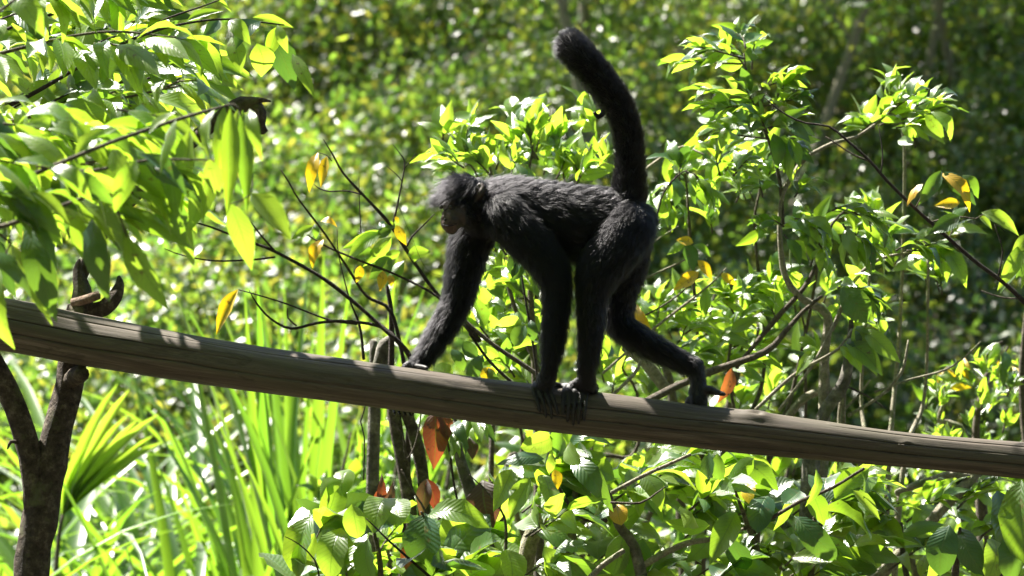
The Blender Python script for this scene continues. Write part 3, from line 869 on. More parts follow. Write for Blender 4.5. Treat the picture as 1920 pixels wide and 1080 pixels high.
# ------------------------------------------------------------------ leafy trees on the near side, top corner
def corner_tree():
    """the sharp branches hanging in over the post"""
    b = GND(-420, 0.3)
    p = Plant('leafy_tree', 'tree with long glossy lime leaves hanging over the forked post', 'tree', b)
    k = lambda px: px * 0.5 * PX
    p.stem([(b, 0.06), (at(-430, 1200, 0.3), 0.05), (at(-400, 500, 0.3), 0.04), (at(-330, 200, 0.3), 0.03), (at(-300, -200, 0.3), 0.022)], 'bark_grey', 12, 0.1, 'trunk')
    p.pstem([(-360, 380, 0.3, 22), (-150, 260, 0.15, 14), (0, 205, 0.0, 10), (95, 157, -0.05, 8), (178, 107, -0.08, 7), (255, 71, -0.08, 6), (332, 47, -0.05, 5), (427, 36, 0, 4), (533, 47, 0.05, 2.5)], 'twig_dark')
    p.pstem([(-350, 300, 0.3, 18), (-120, 120, 0.3, 10), (0, 60, 0.3, 7), (120, 20, 0.3, 5), (260, -20, 0.3, 3)], 'twig_dark')
    p.pstem([(-360, 450, 0.3, 18), (-120, 350, 0.35, 12), (60, 280, 0.35, 8), (180, 240, 0.35, 6), (300, 190, 0.3, 4)], 'twig')
    p.pstem([(255, 71, -0.08, 5), (300, 40, -0.05, 4), (390, 8, 0, 3), (440, -12, 0, 2)], 'twig_dark')
    # traced leaves
    T = [(218, -20, 146, 100, 74, 'lime'), (260, 92, 194, 180, 54, 'dark'), (186, 117, 125, 162, 46, 'dark'), (498, 58, 553, 170, 52, 'dark'), (548, 102, 591, 186, 24, 'lime'),
         (474, 33, 550, 52, 22, 'lime'), (482, 82, 490, 144, 44, 'lime'), (380, 66, 377, 144, 38, 'lime'), (403, 68, 416, 156, 38, 'green'), (434, 70, 452, 138, 34, 'lime'),
         (488, 40, 442, 92, 40, 'dark'), (300, 90, 312, 178, 42, 'dark'), (270, 78, 262, 160, 50, 'green'), (330, 55, 348, 128, 34, 'green'), (255, 60, 330, 20, 26, 'dark'),
         (110, 60, 125, 125, 44, 'dark'), (15, 48, 14, 8, 30, 'lime'), (60, 10, 90, 72, 40, 'lime'), (350, 40, 420, 20, 20, 'lime'), (200, 90, 245, 140, 36, 'green'),
         (240, 80, 300, 58, 20, 'lime'), (430, 38, 470, 84, 30, 'lime'), (520, 47, 540, 100, 24, 'lime'), (520, 50, 500, 110, 28, 'green'), (90, 150, 40, 200, 34, 'lime'),
         (155, 120, 100, 110, 34, 'lime'), (130, 135, 160, 205, 46, 'green'), (340, 50, 318, 110, 32, 'lime'), (410, 38, 380, 70, 20, 'dark'), (60, 175, 20, 150, 34, 'lime')]
    for a, b_, c, d, w_, m in T:
        p.pleaf(a, b_, c, d, random.uniform(-0.12, 0.05), w_, m, dy=random.uniform(-0.04, 0.04), roll=random.gauss(0, 0.5))
    for i in range(31):
        x, y_ = random.uniform(-90, 400), random.uniform(-40, 300)
        if y_ > 330 - x * 0.45:
            y_ *= 0.6
        p.psprig(x - 60, y_ + 26, x + 45, y_ - 12, random.uniform(-0.1, 0.55), 7, 112, 0.6, BRIGHT + (('dark', 2),), dy=random.uniform(-0.1, 0.1), mat='twig_dark', wk=0.95)
    for i in range(6):
        x, y_ = random.uniform(0, 210), random.uniform(230, 420)
        p.psprig(x - 60, y_ - 10, x + 45, y_ + 12, random.uniform(0.25, 0.6), 6, 84, 0.7, MIX, dy=0.05, mat='twig_dark')
    # the crown goes on above the picture and dapples the log
    p.pstem([(-300, -100, 0.3, 20), (-150, -200, 0.4, 12), (100, -260, 0.5, 7), (330, -250, 0.5, 3)], 'twig_dark')
    p.pstem([(-310, 0, 0.3, 18), (-250, -120, 0.6, 10), (-60, -150, 0.7, 6)], 'twig_dark')
    cs = []
    for i in range(9):
        c = at(random.uniform(-380, 200), random.uniform(-330, -110), random.uniform(0.15, 0.75))
        cs.append(np.array(c - p.base) + rng.normal(0, 1, (7, 3)) * 0.07)
    Vc, Fq = leaf_cloud(np.vstack(cs), 0.12)
    link('crown', cloud_mesh('crown', Vc, Fq, M['forest']), p.root)['kind'] = 'stuff'
corner_tree()

def second_corner_tree():
    y = -0.55
    b = GND(-480, y)
    p = Plant('leafy_tree', 'tree with pale lime drooping leaves in front of the snapped dead branch', 'tree', b)
    p.stem([(b, 0.05), (at(-480, 1300, y), 0.042), (at(-450, 500, y), 0.034), (at(-430, 50, y), 0.024)], 'bark_grey', 12, 0.1, 'trunk')
    for rows in ([(-450, 420, 24), (-200, 300, 12), (30, 225, 8), (200, 190, 6), (340, 160, 3)], [(-445, 300, 20), (-200, 160, 11), (20, 95, 7), (190, 60, 5), (330, 70, 3)], [(-450, 520, 20), (-200, 400, 10), (0, 330, 7), (130, 310, 5), (260, 290, 3)], [(-435, 160, 18), (-150, 20, 8), (60, -20, 5), (240, -30, 3)]):
        p.pstem([(a, c, y, d) for a, c, d in rows], 'twig')
        for i in range(7):
            t = i / 6.0
            a, c = rows[2][:2]
            e, f = rows[-1][:2]
            x, yy = a - 60 + (e - a + 60) * t, c + (f - c) * t
            p.psprig(x - 30, yy + 4, x + 30, yy + random.uniform(-20, 25), y + random.uniform(-.15, .15), 6, 118, 0.75, (('lime', 7), ('green', 3)), dy=random.uniform(-.1, .1), wk=0.95, twig=i % 2 == 0)
second_corner_tree()

def near_tree():
    y = -1.6
    b = GND(-560, y)
    p = Plant('leafy_tree', 'tree whose blurred long drooping leaves hang in front of the log end', 'tree', b)
    p.stem([(b, 0.06), (at(-560, 1300, y), 0.05), (at(-520, 500, y), 0.04), (at(-500, 0, y), 0.03)], 'bark_grey', 12, 0.1, 'trunk')
    p.pstem([(-530, 460, y, 24), (-250, 370, y, 14), (0, 345, y, 10), (90, 315, y, 9), (200, 270, y, 8), (330, 225, y + 0.1, 7), (425, 198, y + 0.15, 5)], 'twig')
    p.pstem([(-520, 520, y, 22), (-250, 470, y, 14), (-20, 430, y, 10), (90, 395, y, 8), (180, 365, y, 6), (240, 370, y, 4)], 'twig')
    p.pstem([(-520, 240, y, 20), (-250, 140, y, 12), (-60, 60, y, 8), (40, -10, y, 5)], 'twig')
    p.pstem([(90, 315, y, 7), (170, 320, y, 6), (280, 300, y, 5), (390, 300, y, 3)], 'twig')
    T = [(420, 200, 408, 335, 32, 'green'), (432, 203, 426, 405, 36, 'green'), (446, 205, 440, 325, 30, 'lime'), (455, 206, 463, 398, 34, 'green'), (468, 205, 492, 302, 26, 'lime'), (402, 206, 392, 300, 30, 'lime'),
         (470, 362, 546, 452, 50, 'lime'), (430, 380, 472, 507, 46, 'lime'), (396, 308, 356, 434, 50, 'lime'), (217, 386, 362, 468, 38, 'green'), (170, 372, 272, 440, 32, 'lime'), (236, 443, 318, 582, 56, 'lime'),
         (20, 458, 98, 610, 34, 'lime'), (-4, 495, 28, 655, 52, 'lime'), (50, 425, 106, 604, 60, 'dark'), (172, 410, 205, 566, 58, 'dark'), (0, 385, 112, 520, 34, 'green'), (262, 288, 352, 372, 34, 'dark'),
         (150, 328, 252, 374, 36, 'lime'), (22, 300, 30, 398, 40, 'green'), (100, 332, 130, 450, 44, 'dark'), (210, 330, 262, 378, 34, 'dark'), (300, 230, 372, 275, 34, 'lime'), (210, 280, 250, 345, 40, 'lime'),
         (330, 225, 300, 330, 42, 'lime'), (355, 245, 352, 372, 40, 'lime'), (20, -10, 84, 70, 56, 'lime'), (60, 330, 10, 300, 40, 'green'), (120, 310, 30, 250, 40, 'lime'), (-20, 340, 60, 450, 46, 'dark'),
         (110, 390, 165, 440, 36, 'lime'), (230, 265, 170, 240, 34, 'green'), (140, 300, 220, 240, 36, 'lime'), (280, 250, 330, 210, 30, 'lime'), (-30, 430, 30, 560, 46, 'dark'), (140, 395, 178, 512, 42, 'lime'),
         (60, 360, 130, 420, 34, 'lime'), (200, 372, 225, 470, 40, 'dark'), (300, 300, 330, 410, 40, 'lime'), (255, 300, 215, 400, 40, 'lime'), (390, 300, 410, 370, 36, 'lime'), (-40, 470, 60, 560, 46, 'dark')]
    for a, b_, c, d, w_, m in T:
        yy = y + random.uniform(-0.12, 0.25)
        if d > 560:
            yy = y + 0.05
        p.pleaf(a, b_, c, d, yy, w_, m, dy=random.uniform(-0.03, 0.03), roll=random.gauss(0, 0.35))
    # twigs that carry the hanging tufts
    p.pstem([(425, 198, y + 0.15, 5), (448, 204, y + 0.15, 4), (470, 300, y + 0.15, 3), (470, 364, y + 0.12, 2.5), (432, 382, y + 0.12, 2)], 'twig')
    p.pstem([(180, 365, y, 5), (215, 385, y, 4), (238, 444, y + 0.05, 3)], 'twig')
    p.pstem([(-20, 430, y, 6), (20, 455, y, 5), (-4, 495, y, 3)], 'twig')
    for i in range(30):
        x, y_ = random.uniform(-60, 345), random.uniform(205, 400)
        p.psprig(x - 60, y_ - 6, x + 30, y_ + 8, y + random.uniform(-0.15, 0.3), 5, 130, 0.8, BRIGHT, dy=0.05, wk=0.9, twig=i % 2 == 0)
near_tree()

# ------------------------------------------------------------------ twiggy shrub with yellow leaves
def bare_shrub():
    y = 0.35
    b = GND(740, y)
    p = Plant('bare_shrub', 'thin bare twigs with a few spotted yellow leaves rising behind the log', 'shrub', b)
    Q = lambda l, m='twig_dark', sc=1.0: p.pstem([(a, c, d, e * sc) for a, c, d, e in l], m, 7, 0.15, 'twig', 0.12, 0.02)
    Q([(740, 2160, y + .55, 26), (745, 1500, y + .6, 22), (762, 900, y + .55, 14), (775, 740, y + .3, 11), (768, 668, y, 10), (697, 596, y, 8), (610, 525, y, 7), (516, 472, y, 6), (478, 457, y, 5), (422, 436, y, 4), (380, 421, y, 3.2), (322, 408, y, 2)])
    Q([(516, 472, y, 4), (490, 442, y, 3.4), (467, 412, y, 2)])
    Q([(516, 482, y, 3.4), (474, 487, y, 3.6), (400, 489, y, 3.2), (340, 478, y, 2.6), (308, 466, y, 1.6)])
    Q([(740, 628, y, 5.5), (706, 610, y, 6), (644, 602, y, 5.5), (593, 606, y, 5), (546, 616, y, 5), (508, 598, y, 4), (482, 570, y, 3.2), (467, 544, y, 1.8)])
    Q([(670, 608, y + .02, 3.5), (618, 600, y + .02, 3.6), (538, 570, y + .02, 3.2), (490, 555, y + .02, 2.8), (447, 543, y + .02, 2)])
    Q([(556, 611, y, 3.6), (540, 596, y, 3.2), (539, 578, y, 2)], 'twig')
    Q([(760, 690, y + .1, 8), (733, 585, y + .1, 7), (687, 555, y + .1, 5.5), (653, 504, y + .1, 4.6), (610, 440, y + .1, 4), (559, 372, y + .1, 3.2), (543, 344, y + .1, 3), (527, 319, y + .1, 1.8)])
    Q([(900, 640, y + .15, 9), (823, 555, y + .15, 7), (776, 491, y + .15, 7), (733, 423, y + .12, 7), (687, 372, y + .1, 5.5), (644, 325, y + .1, 4.4), (624, 290, y + .1, 3.4), (606, 261, y + .1, 1.8)])
    Q([(682, 366, y + .1, 3), (650, 358, y + .1, 3), (618, 359, y + .1, 2.8), (600, 354, y + .1, 2.4), (589, 346, y + .1, 1.4)])
    Q([(622, 302, y + .1, 2), (612, 291, y + .1, 1.8), (596, 286, y + .1, 1.4)])
    Q([(735, 425, y + .12, 4), (742, 398, y + .12, 4), (750, 360, y + .12, 3.4), (755, 334, y + .12, 3), (759, 304, y + .12, 2.6), (750, 288, y + .12, 2), (736, 270, y + .12, 1.2)])
    Q([(757, 318, y + .12, 2.2), (766, 306, y + .12, 1.8), (780, 288, y + .12, 1.2)])
    Q([(754, 340, y + .12, 2.2), (742, 326, y + .12, 1.8), (723, 310, y + .12, 1.2)])
    Q([(763, 462, y + .14, 3.6), (772, 444, y + .14, 3.4), (792, 424, y + .14, 3), (815, 401, y + .14, 1.8)])
    Q([(870, 610, y + .1, 6), (821, 557, y + .1, 5), (742, 515, y + .1, 4.4), (670, 487, y + .1, 4), (610, 461, y + .1, 3.4), (563, 432, y + .1, 2)])
    Q([(733, 700, y + .2, 12), (734, 640, y + .2, 11), (733, 581, y + .2, 9), (725, 534, y + .2, 6)])
    Q([(682, 674, y + .1, 6), (674, 610, y + .1, 5), (655, 560, y + .1, 3), (635, 478, y + .1, 2), (632, 430, y + .1, 1.4)])
    Q([(677, 440, y + .2, 2), (674, 380, y + .2, 1.8), (673, 330, y + .2, 1.2)])
    Q([(838, 520, y + .1, 3), (800, 505, y + .1, 4), (770, 440, y + .1, 3), (745, 380, y + .1, 2)], sc=0.01)
    p.pstem([(700, 740, y + .25, 24), (716, 670, y + .25, 26), (722, 646, y + .25, 22), (740, 630, y + .25, 10)], 'bark_grey', 10, 0.3, 'stump')
    Yl = [(446, 543, 406, 628, 30), (596, 286, 580, 361, 24), (613, 293, 602, 352, 22), (606, 449, 586, 503, 24), (588, 424, 546, 449, 20), (601, 415, 632, 426, 16), (743, 422, 762, 460, 22), (676, 498, 668, 530, 18), (718, 508, 712, 546, 20), (741, 406, 747, 418, 8), (731, 515, 733, 538, 14)]
    for i, (a, c, d, e, w_) in enumerate(Yl):
        p.pleaf(a, c, d, e, y + .08, w_, 'yellow' if i not in (4,) else 'lime', roll=random.gauss(0, 0.2))
    G = [(716, 437, 650, 492, 30, 'lime'), (734, 444, 680, 500, 28, 'lime'), (712, 432, 642, 466, 28, 'green'), (733, 482, 692, 524, 36, 'dark'), (764, 478, 808, 472, 26, 'lime'), (757, 489, 722, 538, 26, 'green'), (728, 420, 706, 430, 18, 'dark'),
         (734, 428, 702, 446, 22, 'dark'), (776, 476, 776, 492, 14, 'lime'), (750, 472, 716, 482, 18, 'lime'), (742, 425, 716, 418, 16, 'green'), (700, 470, 660, 480, 24, 'green'), (590, 420, 592, 448, 14, 'green')]
    for a, c, d, e, w_, m in G:
        p.pleaf(a, c, d, e, y + .12, w_, m)
bare_shrub()

# ------------------------------------------------------------------ trunks and rusty leaves under the log, left of the hands
def rust_tree():
    y = 0.75
    b = GND(770, y)
    p = Plant('young_tree', 'grey stemmed young tree with hanging rusty red leaves under the log', 'tree', b)
    k = PX * 0.5
    p.pstem([(760, 2200, y, 60), (770, 1500, y, 48), (780, 1080, y, 28), (764, 930, y, 24), (742, 800, y, 24), (730, 700, y, 22), (722, 640, y, 18)], 'bark', 12, 0.15, 'trunk')
    p.pstem([(775, 1200, y, 36), (795, 950, y, 22), (780, 830, y, 24), (748, 740, y, 18)], 'bark', 12, 0.15, 'trunk')
    p.pstem([(690, 2200, y + .1, 34), (700, 1300, y + .1, 28), (698, 960, y + .1, 26), (702, 760, y + .1, 24), (700, 640, y + .1, 14)], 'bark_grey', 10, 0.1, 'trunk')
    p.pstem([(960, 1300, y - .3, 40), (925, 1080, y - .3, 32), (895, 960, y - .3, 30), (868, 880, y - .3, 22), (858, 835, y - .3, 16), (850, 770, y - .3, 8)], 'bark_grey', 10, 0.15, 'branch')
    p.pstem([(1000, 1400, y - .1, 34), (985, 1080, y - .1, 34), (1010, 970, y - .1, 30), (1022, 905, y - .1, 18), (1030, 850, y - .1, 8)], 'twig_pale', 10, 0.15, 'branch')
    p.pstem([(682, 900, y - .2, 3), (683, 820, y - .2, 3), (676, 790, y - .2, 3), (684, 765, y - .2, 3), (684, 700, y - .2, 2)], 'twig_dark', 6, 0.1, 'twig')
    p.pstem([(790, 770, y - .35, 3), (786, 800, y - .35, 3), (778, 835, y - .35, 3.4), (764, 860, y - .35, 3.4), (758, 846, y - .35, 3), (755, 815, y - .35, 3), (735, 790, y - .35, 2.6), (728, 770, y - .35, 2)], 'twig', 6, 0.15, 'twig')
    p.pstem([(810, 1100, y - .4, 7), (806, 1010, y - .4, 6), (798, 960, y - .4, 5), (780, 930, y - .4, 4), (752, 880, y - .4, 3)], 'twig', 6, 0.15, 'twig')
    p.pstem([(838, 825, y - .3, 5), (845, 860, y - .3, 5), (850, 900, y - .3, 5), (862, 960, y - .3, 4)], 'twig_dark', 6, 0.15, 'twig')
    p.pstem([(838, 825, y - .3, 3), (828, 800, y - .3, 3), (816, 778, y - .3, 3)], 'twig_dark', 6, 0.15, 'twig')
    T = [(815, 768, 813, 880, 50, 'rust'), (828, 772, 838, 830, 30, 'rust'), (719, 960, 716, 888, 20, 'rust'), (705, 955, 722, 905, 20, 'rust'), (722, 958, 738, 900, 18, 'brown'), (800, 898, 788, 968, 30, 'brown'), (802, 898, 818, 962, 28, 'rust'),
         (880, 820, 886, 862, 24, 'brown'), (760, 1020, 764, 1075, 26, 'rust'), (900, 1040, 905, 1090, 30, 'yellow'), (840, 1020, 860, 1090, 70, 'brown'), (860, 990, 890, 1060, 60, 'brown'), (1026, 970, 1036, 1014, 26, 'rust'), (905, 900, 925, 990, 70, 'brown'), (1372, 690, 1345, 756, 26, 'rust')]
    for a, c, d, e, w_, m in T:
        p.pleaf(a, c, d, e, y - .32, w_, m, roll=random.gauss(0, 0.12), ref=Vector((0.1, -1, 0.2)))
    p.psprig(850, 775, 858, 830, y - .3, 7, 62, 0.8, BRIGHT, dy=-.05)
    p.psprig(870, 770, 900, 800, y - .3, 7, 62, 0.8, BRIGHT, dy=-.05)
rust_tree()

# ------------------------------------------------------------------ broad leaf shrubs at the bottom
def broad_shrub(label, cx, y, sprigs, stems, traced, name='broadleaf_shrub'):
    b = GND(cx, y)
    p = Plant(name, label, 'shrub', b)
    for st, mt in stems:
        p.pstem(st, mt, 9, 0.14, 'branch', 0.06)
    for a in sprigs:
        p.psprig(*a[:4], y + a[4], a[5], a[6], a[7], a[8], dy=random.uniform(-0.12, 0.12), shapes=a[9], mat='twig')
    for a, c, d, e, w_, m, sh in traced:
        p.pleaf(a, c, d, e, y + random.uniform(-0.15, 0.1), w_, m, dy=random.uniform(-0.08, 0.04), shapes=sh, roll=random.gauss(0, 0.35))
    return p

# left of centre: big heart-like leaves
sp, tr = [], []
for i in range(20):
    x, yy = random.uniform(560, 900), random.uniform(955, 1130)
    sp.append((x - 20, yy + 60, x + random.uniform(-40, 40), yy, random.uniform(-0.1, 0.35), 6, 118, 0.55, BRIGHT if i % 3 else COOL, BROAD))
tr = [(796, 962, 802, 1072, 78, 'dark', BROAD), (802, 968, 918, 990, 50, 'lime', BROAD), (744, 982, 652, 1012, 46, 'dark', BROAD), (585, 965, 560, 1085, 60, 'green', BROAD), (640, 990, 620, 1090, 60, 'lime', BROAD),
      (730, 935, 700, 1000, 46, 'lime', BROAD), (700, 945, 668, 985, 40, 'dark', BROAD), (690, 1040, 650, 1110, 70, 'lime', BROAD), (660, 945, 672, 1010, 44, 'lime', BROAD), (590, 1000, 545, 1070, 40, 'lime', BROAD), (740, 940, 752, 985, 44, 'lime', BROAD), (655, 880, 640, 930, 34, 'lime', BROAD), (640, 900, 600, 930, 30, 'lime', BROAD), (690, 1010, 700, 1090, 50, 'green', BROAD)]
p = broad_shrub('low shrub with broad pale and lime leaves below the rusty red leaves', 720, 0.35, sp,
            [([(720, 2250, 0.4, 26), (720, 1500, 0.4, 20), (715, 1100, 0.4, 12), (700, 990, 0.4, 6)], 'twig'), ([(720, 1600, 0.4, 16), (800, 1200, 0.4, 10), (800, 1000, 0.35, 6), (790, 960, 0.3, 4)], 'twig'),
             ([(810, 1085, 0.15, 6), (770, 1050, 0.15, 5), (730, 1015, 0.15, 4), (705, 990, 0.15, 3), (686, 972, 0.15, 2)], 'twig_dark'), ([(600, 1090, 0.1, 4), (590, 1050, 0.1, 3), (560, 1020, 0.1, 2.4), (534, 1006, 0.1, 1.6)], 'twig_dark')], tr)

# under the near hand: drooping long leaves
sp = []
for i in range(22):
    x, yy = random.uniform(930, 1260), random.uniform(840, 1090)
    sp.append((x - 30, yy + 40, x + 40, yy - 10, random.uniform(-0.1, 0.6), 7, 110, 0.6, BRIGHT if i % 3 else MIX, LANCE if i % 2 else BROAD))
tr = [(960, 880, 925, 960, 36, 'lime', LANCE), (995, 895, 955, 975, 40, 'lime', LANCE), (1015, 890, 1030, 965, 34, 'lime', LANCE), (1020, 860, 930, 872, 34, 'dark', LANCE), (1035, 820, 975, 840, 40, 'lime', BROAD), (1065, 835, 1090, 870, 30, 'lime', BROAD), (1085, 830, 1120, 885, 44, 'dark', LANCE),
      (1070, 860, 1150, 960, 44, 'dark', LANCE), (1035, 850, 1030, 890, 18, 'lime', LANCE), (1180, 880, 1200, 970, 40, 'lime', LANCE), (1200, 890, 1240, 960, 44, 'green', LANCE), (1130, 935, 1085, 942, 14, 'lime', LANCE), (1160, 945, 1165, 985, 30, 'yellow', BROAD), (1040, 880, 1046, 918, 22, 'yellow', LANCE),
      (950, 1030, 960, 1100, 50, 'lime', BROAD), (1020, 1025, 1040, 1095, 48, 'lime', BROAD), (1240, 840, 1210, 870, 30, 'lime', BROAD), (1205, 1010, 1180, 1085, 52, 'green', BROAD), (1170, 1000, 1150, 1080, 44, 'lime', BROAD)]
p = broad_shrub('shrub with long drooping lime leaves directly below the hands of the monkey', 1100, 0.3, sp,
            [([(1230, 2250, 0.35, 40), (1240, 1400, 0.35, 34), (1200, 1065, 0.3, 22), (1160, 985, 0.3, 18), (1140, 930, 0.3, 15), (1110, 880, 0.3, 10), (1080, 850, 0.3, 5)], 'bark_grey'),
             ([(1138, 976, 0.28, 9), (1100, 975, 0.28, 8), (1070, 950, 0.28, 7), (1045, 910, 0.28, 5), (1030, 885, 0.28, 4)], 'twig_dark'),
             ([(1200, 1065, 0.3, 12), (1240, 1040, 0.3, 13), (1290, 1018, 0.3, 12), (1340, 1010, 0.3, 9), (1400, 990, 0.3, 6)], 'twig_pale'),
             ([(1100, 1090, 0.2, 12), (1130, 1060, 0.2, 11), (1170, 1032, 0.2, 10)], 'twig_pale'),
             ([(1146, 924, 0.1, 8), (1200, 895, 0.1, 8), (1250, 872, 0.1, 7), (1295, 852, 0.1, 6)], 'twig_pale'),
             ([(1060, 1200, 0.4, 26), (1066, 1070, 0.4, 20), (1075, 980, 0.4, 15), (1080, 900, 0.4, 10)], 'bark_grey'),
             ([(1145, 942, 0.1, 5), (1200, 943, 0.1, 4), (1230, 925, 0.1, 3.4), (1248, 912, 0.1, 2)], 'twig'),
             ([(940, 1110, 0.3, 8), (948, 1030, 0.3, 7), (946, 970, 0.3, 5), (920, 930, 0.3, 3), (880, 890, 0.3, 2)], 'twig')], tr)

# right, bottom
sp = []
for i in range(24):
    x, yy = random.uniform(1290, 1600), random.uniform(865, 1090)
    sp.append((x - 30, yy + 40, x + 40, yy - 10, random.uniform(-0.1, 0.5), 7, 112, 0.55, BRIGHT if i % 3 else COOL, BROAD if i % 3 == 0 else LANCE))
tr = [(1330, 985, 1240, 975, 30, 'lime', LANCE), (1380, 960, 1330, 1060, 46, 'lime', LANCE), (1420, 1000, 1375, 1075, 44, 'dark', BROAD), (1490, 968, 1570, 1052, 50, 'dark', BROAD), (1500, 920, 1470, 945, 34, 'dark', BROAD), (1400, 865, 1460, 920, 40, 'green', LANCE), (1600, 920, 1650, 975, 26, 'lime', LANCE), (1520, 920, 1545, 985, 36, 'green', LANCE),
      (1330, 850, 1325, 910, 30, 'dark', LANCE), (1345, 850, 1350, 900, 24, 'dark', BROAD), (1400, 905, 1410, 950, 30, 'yellow', LANCE), (1330, 1010, 1285, 1055, 40, 'green', LANCE), (1440, 930, 1420, 1000, 40, 'dark', BROAD), (1480, 930, 1450, 995, 26, 'lime', LANCE), (1530, 880, 1510, 950, 22, 'lime', LANCE), (1370, 1010, 1400, 1068, 42, 'dark', BROAD)]
p = broad_shrub('dense shrub of veined glossy leaves below the knot of the log', 1440, 0.35, sp,
            [([(1440, 2250, 0.4, 30), (1440, 1400, 0.4, 24), (1430, 1090, 0.4, 14), (1400, 980, 0.4, 9), (1370, 900, 0.35, 5)], 'twig'), ([(1440, 1500, 0.4, 18), (1520, 1080, 0.4, 12), (1530, 960, 0.4, 8), (1560, 890, 0.4, 5)], 'twig'),
             ([(1395, 990, 0.2, 8), (1440, 975, 0.2, 8), (1500, 940, 0.2, 7), (1560, 915, 0.2, 6), (1620, 878, 0.2, 6)], 'twig')], tr)
sp = []
for i in range(24):
    x, yy = random.uniform(1600, 1980), random.uniform(900, 1100)
    sp.append((x - 30, yy + 40, x + 40, yy - 10, random.uniform(0.2, 1.0), 7, 84, 0.4, BRIGHT if i % 3 else MIX, LANCE))
tr = [(1780, 985, 1762, 1080, 60, 'dark', BROAD), (1800, 990, 1850, 1080, 50, 'dark', BROAD), (1870, 920, 1880, 1040, 76, 'dark', BROAD), (1915, 900, 1925, 1060, 70, 'green', BROAD), (1745, 1030, 1735, 1090, 40, 'lime', LANCE), (1900, 1000, 1890, 1090, 60, 'dark', BROAD), (1860, 1010, 1850, 1090, 50, 'lime', BROAD)]
p = broad_shrub('shrub with yellow-green tufts and big deep green leaves below the thin log end', 1780, 0.3, sp,
            [([(1780, 2300, 0.4, 30), (1780, 1400, 0.4, 26), (1790, 1100, 0.4, 16), (1800, 990, 0.3, 6)], 'twig'), ([(1780, 1400, 0.6, 20), (1700, 1080, 0.8, 12), (1690, 980, 0.8, 6)], 'twig'), ([(1780, 1400, 0.5, 20), (1880, 1080, 0.4, 12), (1890, 920, 0.3, 6)], 'twig'),
             ([(1640, 1090, 1.0, 24), (1760, 960, 1.0, 22), (1820, 900, 1.0, 20), (1850, 860, 1.0, 16)], 'twig_pale'), ([(1680, 925, 1.0, 12), (1730, 905, 1.0, 14), (1790, 888, 1.0, 16), (1830, 900, 1.0, 14)], 'twig_pale')], tr)

# ------------------------------------------------------------------ shrub behind the monkey
def behind_shrub():
    y = 1.0
    p = Plant('leafy_shrub', 'bright lime shrub showing over the back and under the belly of the monkey', 'shrub', GND(1000, y))
    p.pstem([(1000, 2050, y, 34), (1010, 1400, y, 26), (1010, 900, y, 18), (1000, 640, y, 12), (990, 480, y, 9), (985, 380, y, 7), (1000, 270, y, 3)], 'twig')
    p.pstem([(1010, 700, y, 10), (960, 560, y, 8), (930, 430, y, 6), (890, 320, y, 4), (850, 280, y, 3)], 'twig')
    p.pstem([(1005, 560, y, 8), (1050, 420, y, 6), (1085, 330, y, 5), (1110, 270, y, 3)], 'twig')
    for a in [(870, 315, 835, 290), (880, 310, 870, 268), (910, 310, 900, 272), (930, 318, 945, 280), (960, 330, 965, 300), (860, 330, 840, 315), (960, 300, 980, 330), (920, 330, 890, 300)]:
        p.psprig(*a, y + random.uniform(-.15, .15), 8, 58, 0.25, BRIGHT)
    for a in [(1000, 290, 992, 240), (1005, 285, 1018, 235), (995, 300, 1030, 262), (1010, 300, 980, 262)]:
        p.psprig(*a, y + random.uniform(-.1, .1), 7, 58, 0.0, BRIGHT, spread=0.7)
    for a in [(1085, 340, 1075, 300), (1095, 330, 1115, 275), (1060, 345, 1050, 310), (1110, 340, 1130, 300), (1040, 340, 1060, 300), (1075, 350, 1100, 315)]:
        p.psprig(*a, y + random.uniform(-.15, .15), 8, 56, 0.3, BRIGHT)
    for i in range(18):
        x, yy = random.uniform(900, 1010), random.uniform(450, 720)
        p.psprig(x + 15, yy + 25, x - 15, yy - 15, y + random.uniform(-.4, .3), 6, 82, 0.5, BRIGHT, twig=i % 2 == 0)
    for a, c, d, e, w_, m in [(985, 470, 960, 520, 32, 'dark'), (978, 490, 962, 525, 24, 'dark'), (985, 610, 965, 650, 30, 'dark'), (995, 600, 1000, 640, 20, 'dark'), (895, 670, 868, 640, 26, 'dark'), (905, 665, 880, 720, 28, 'dark'), (915, 690, 935, 720, 22, 'dark'), (850, 705, 812, 690, 44, 'lime'), (870, 695, 846, 655, 24, 'dark'), (905, 690, 920, 715, 30, 'yellow')]:
        p.pleaf(a, c, d, e, y - .6, w_, m, shapes=BROAD)
    p.pstem([(1010, 730, y - .55, 5), (1000, 650, y - .55, 5), (985, 560, y - .55, 4), (975, 490, y - .55, 3), (985, 470, y - .55, 2)], 'twig_dark')
    p.pstem([(1060, 740, y - .5, 9), (990, 690, y - .5, 9), (930, 650, y - .5, 8), (880, 610, y - .5, 8), (850, 580, y - .5, 7)], 'twig')
    p.pstem([(985, 740, y - .5, 7), (920, 680, y - .5, 6), (880, 625, y - .5, 5)], 'twig_dark')
behind_shrub()

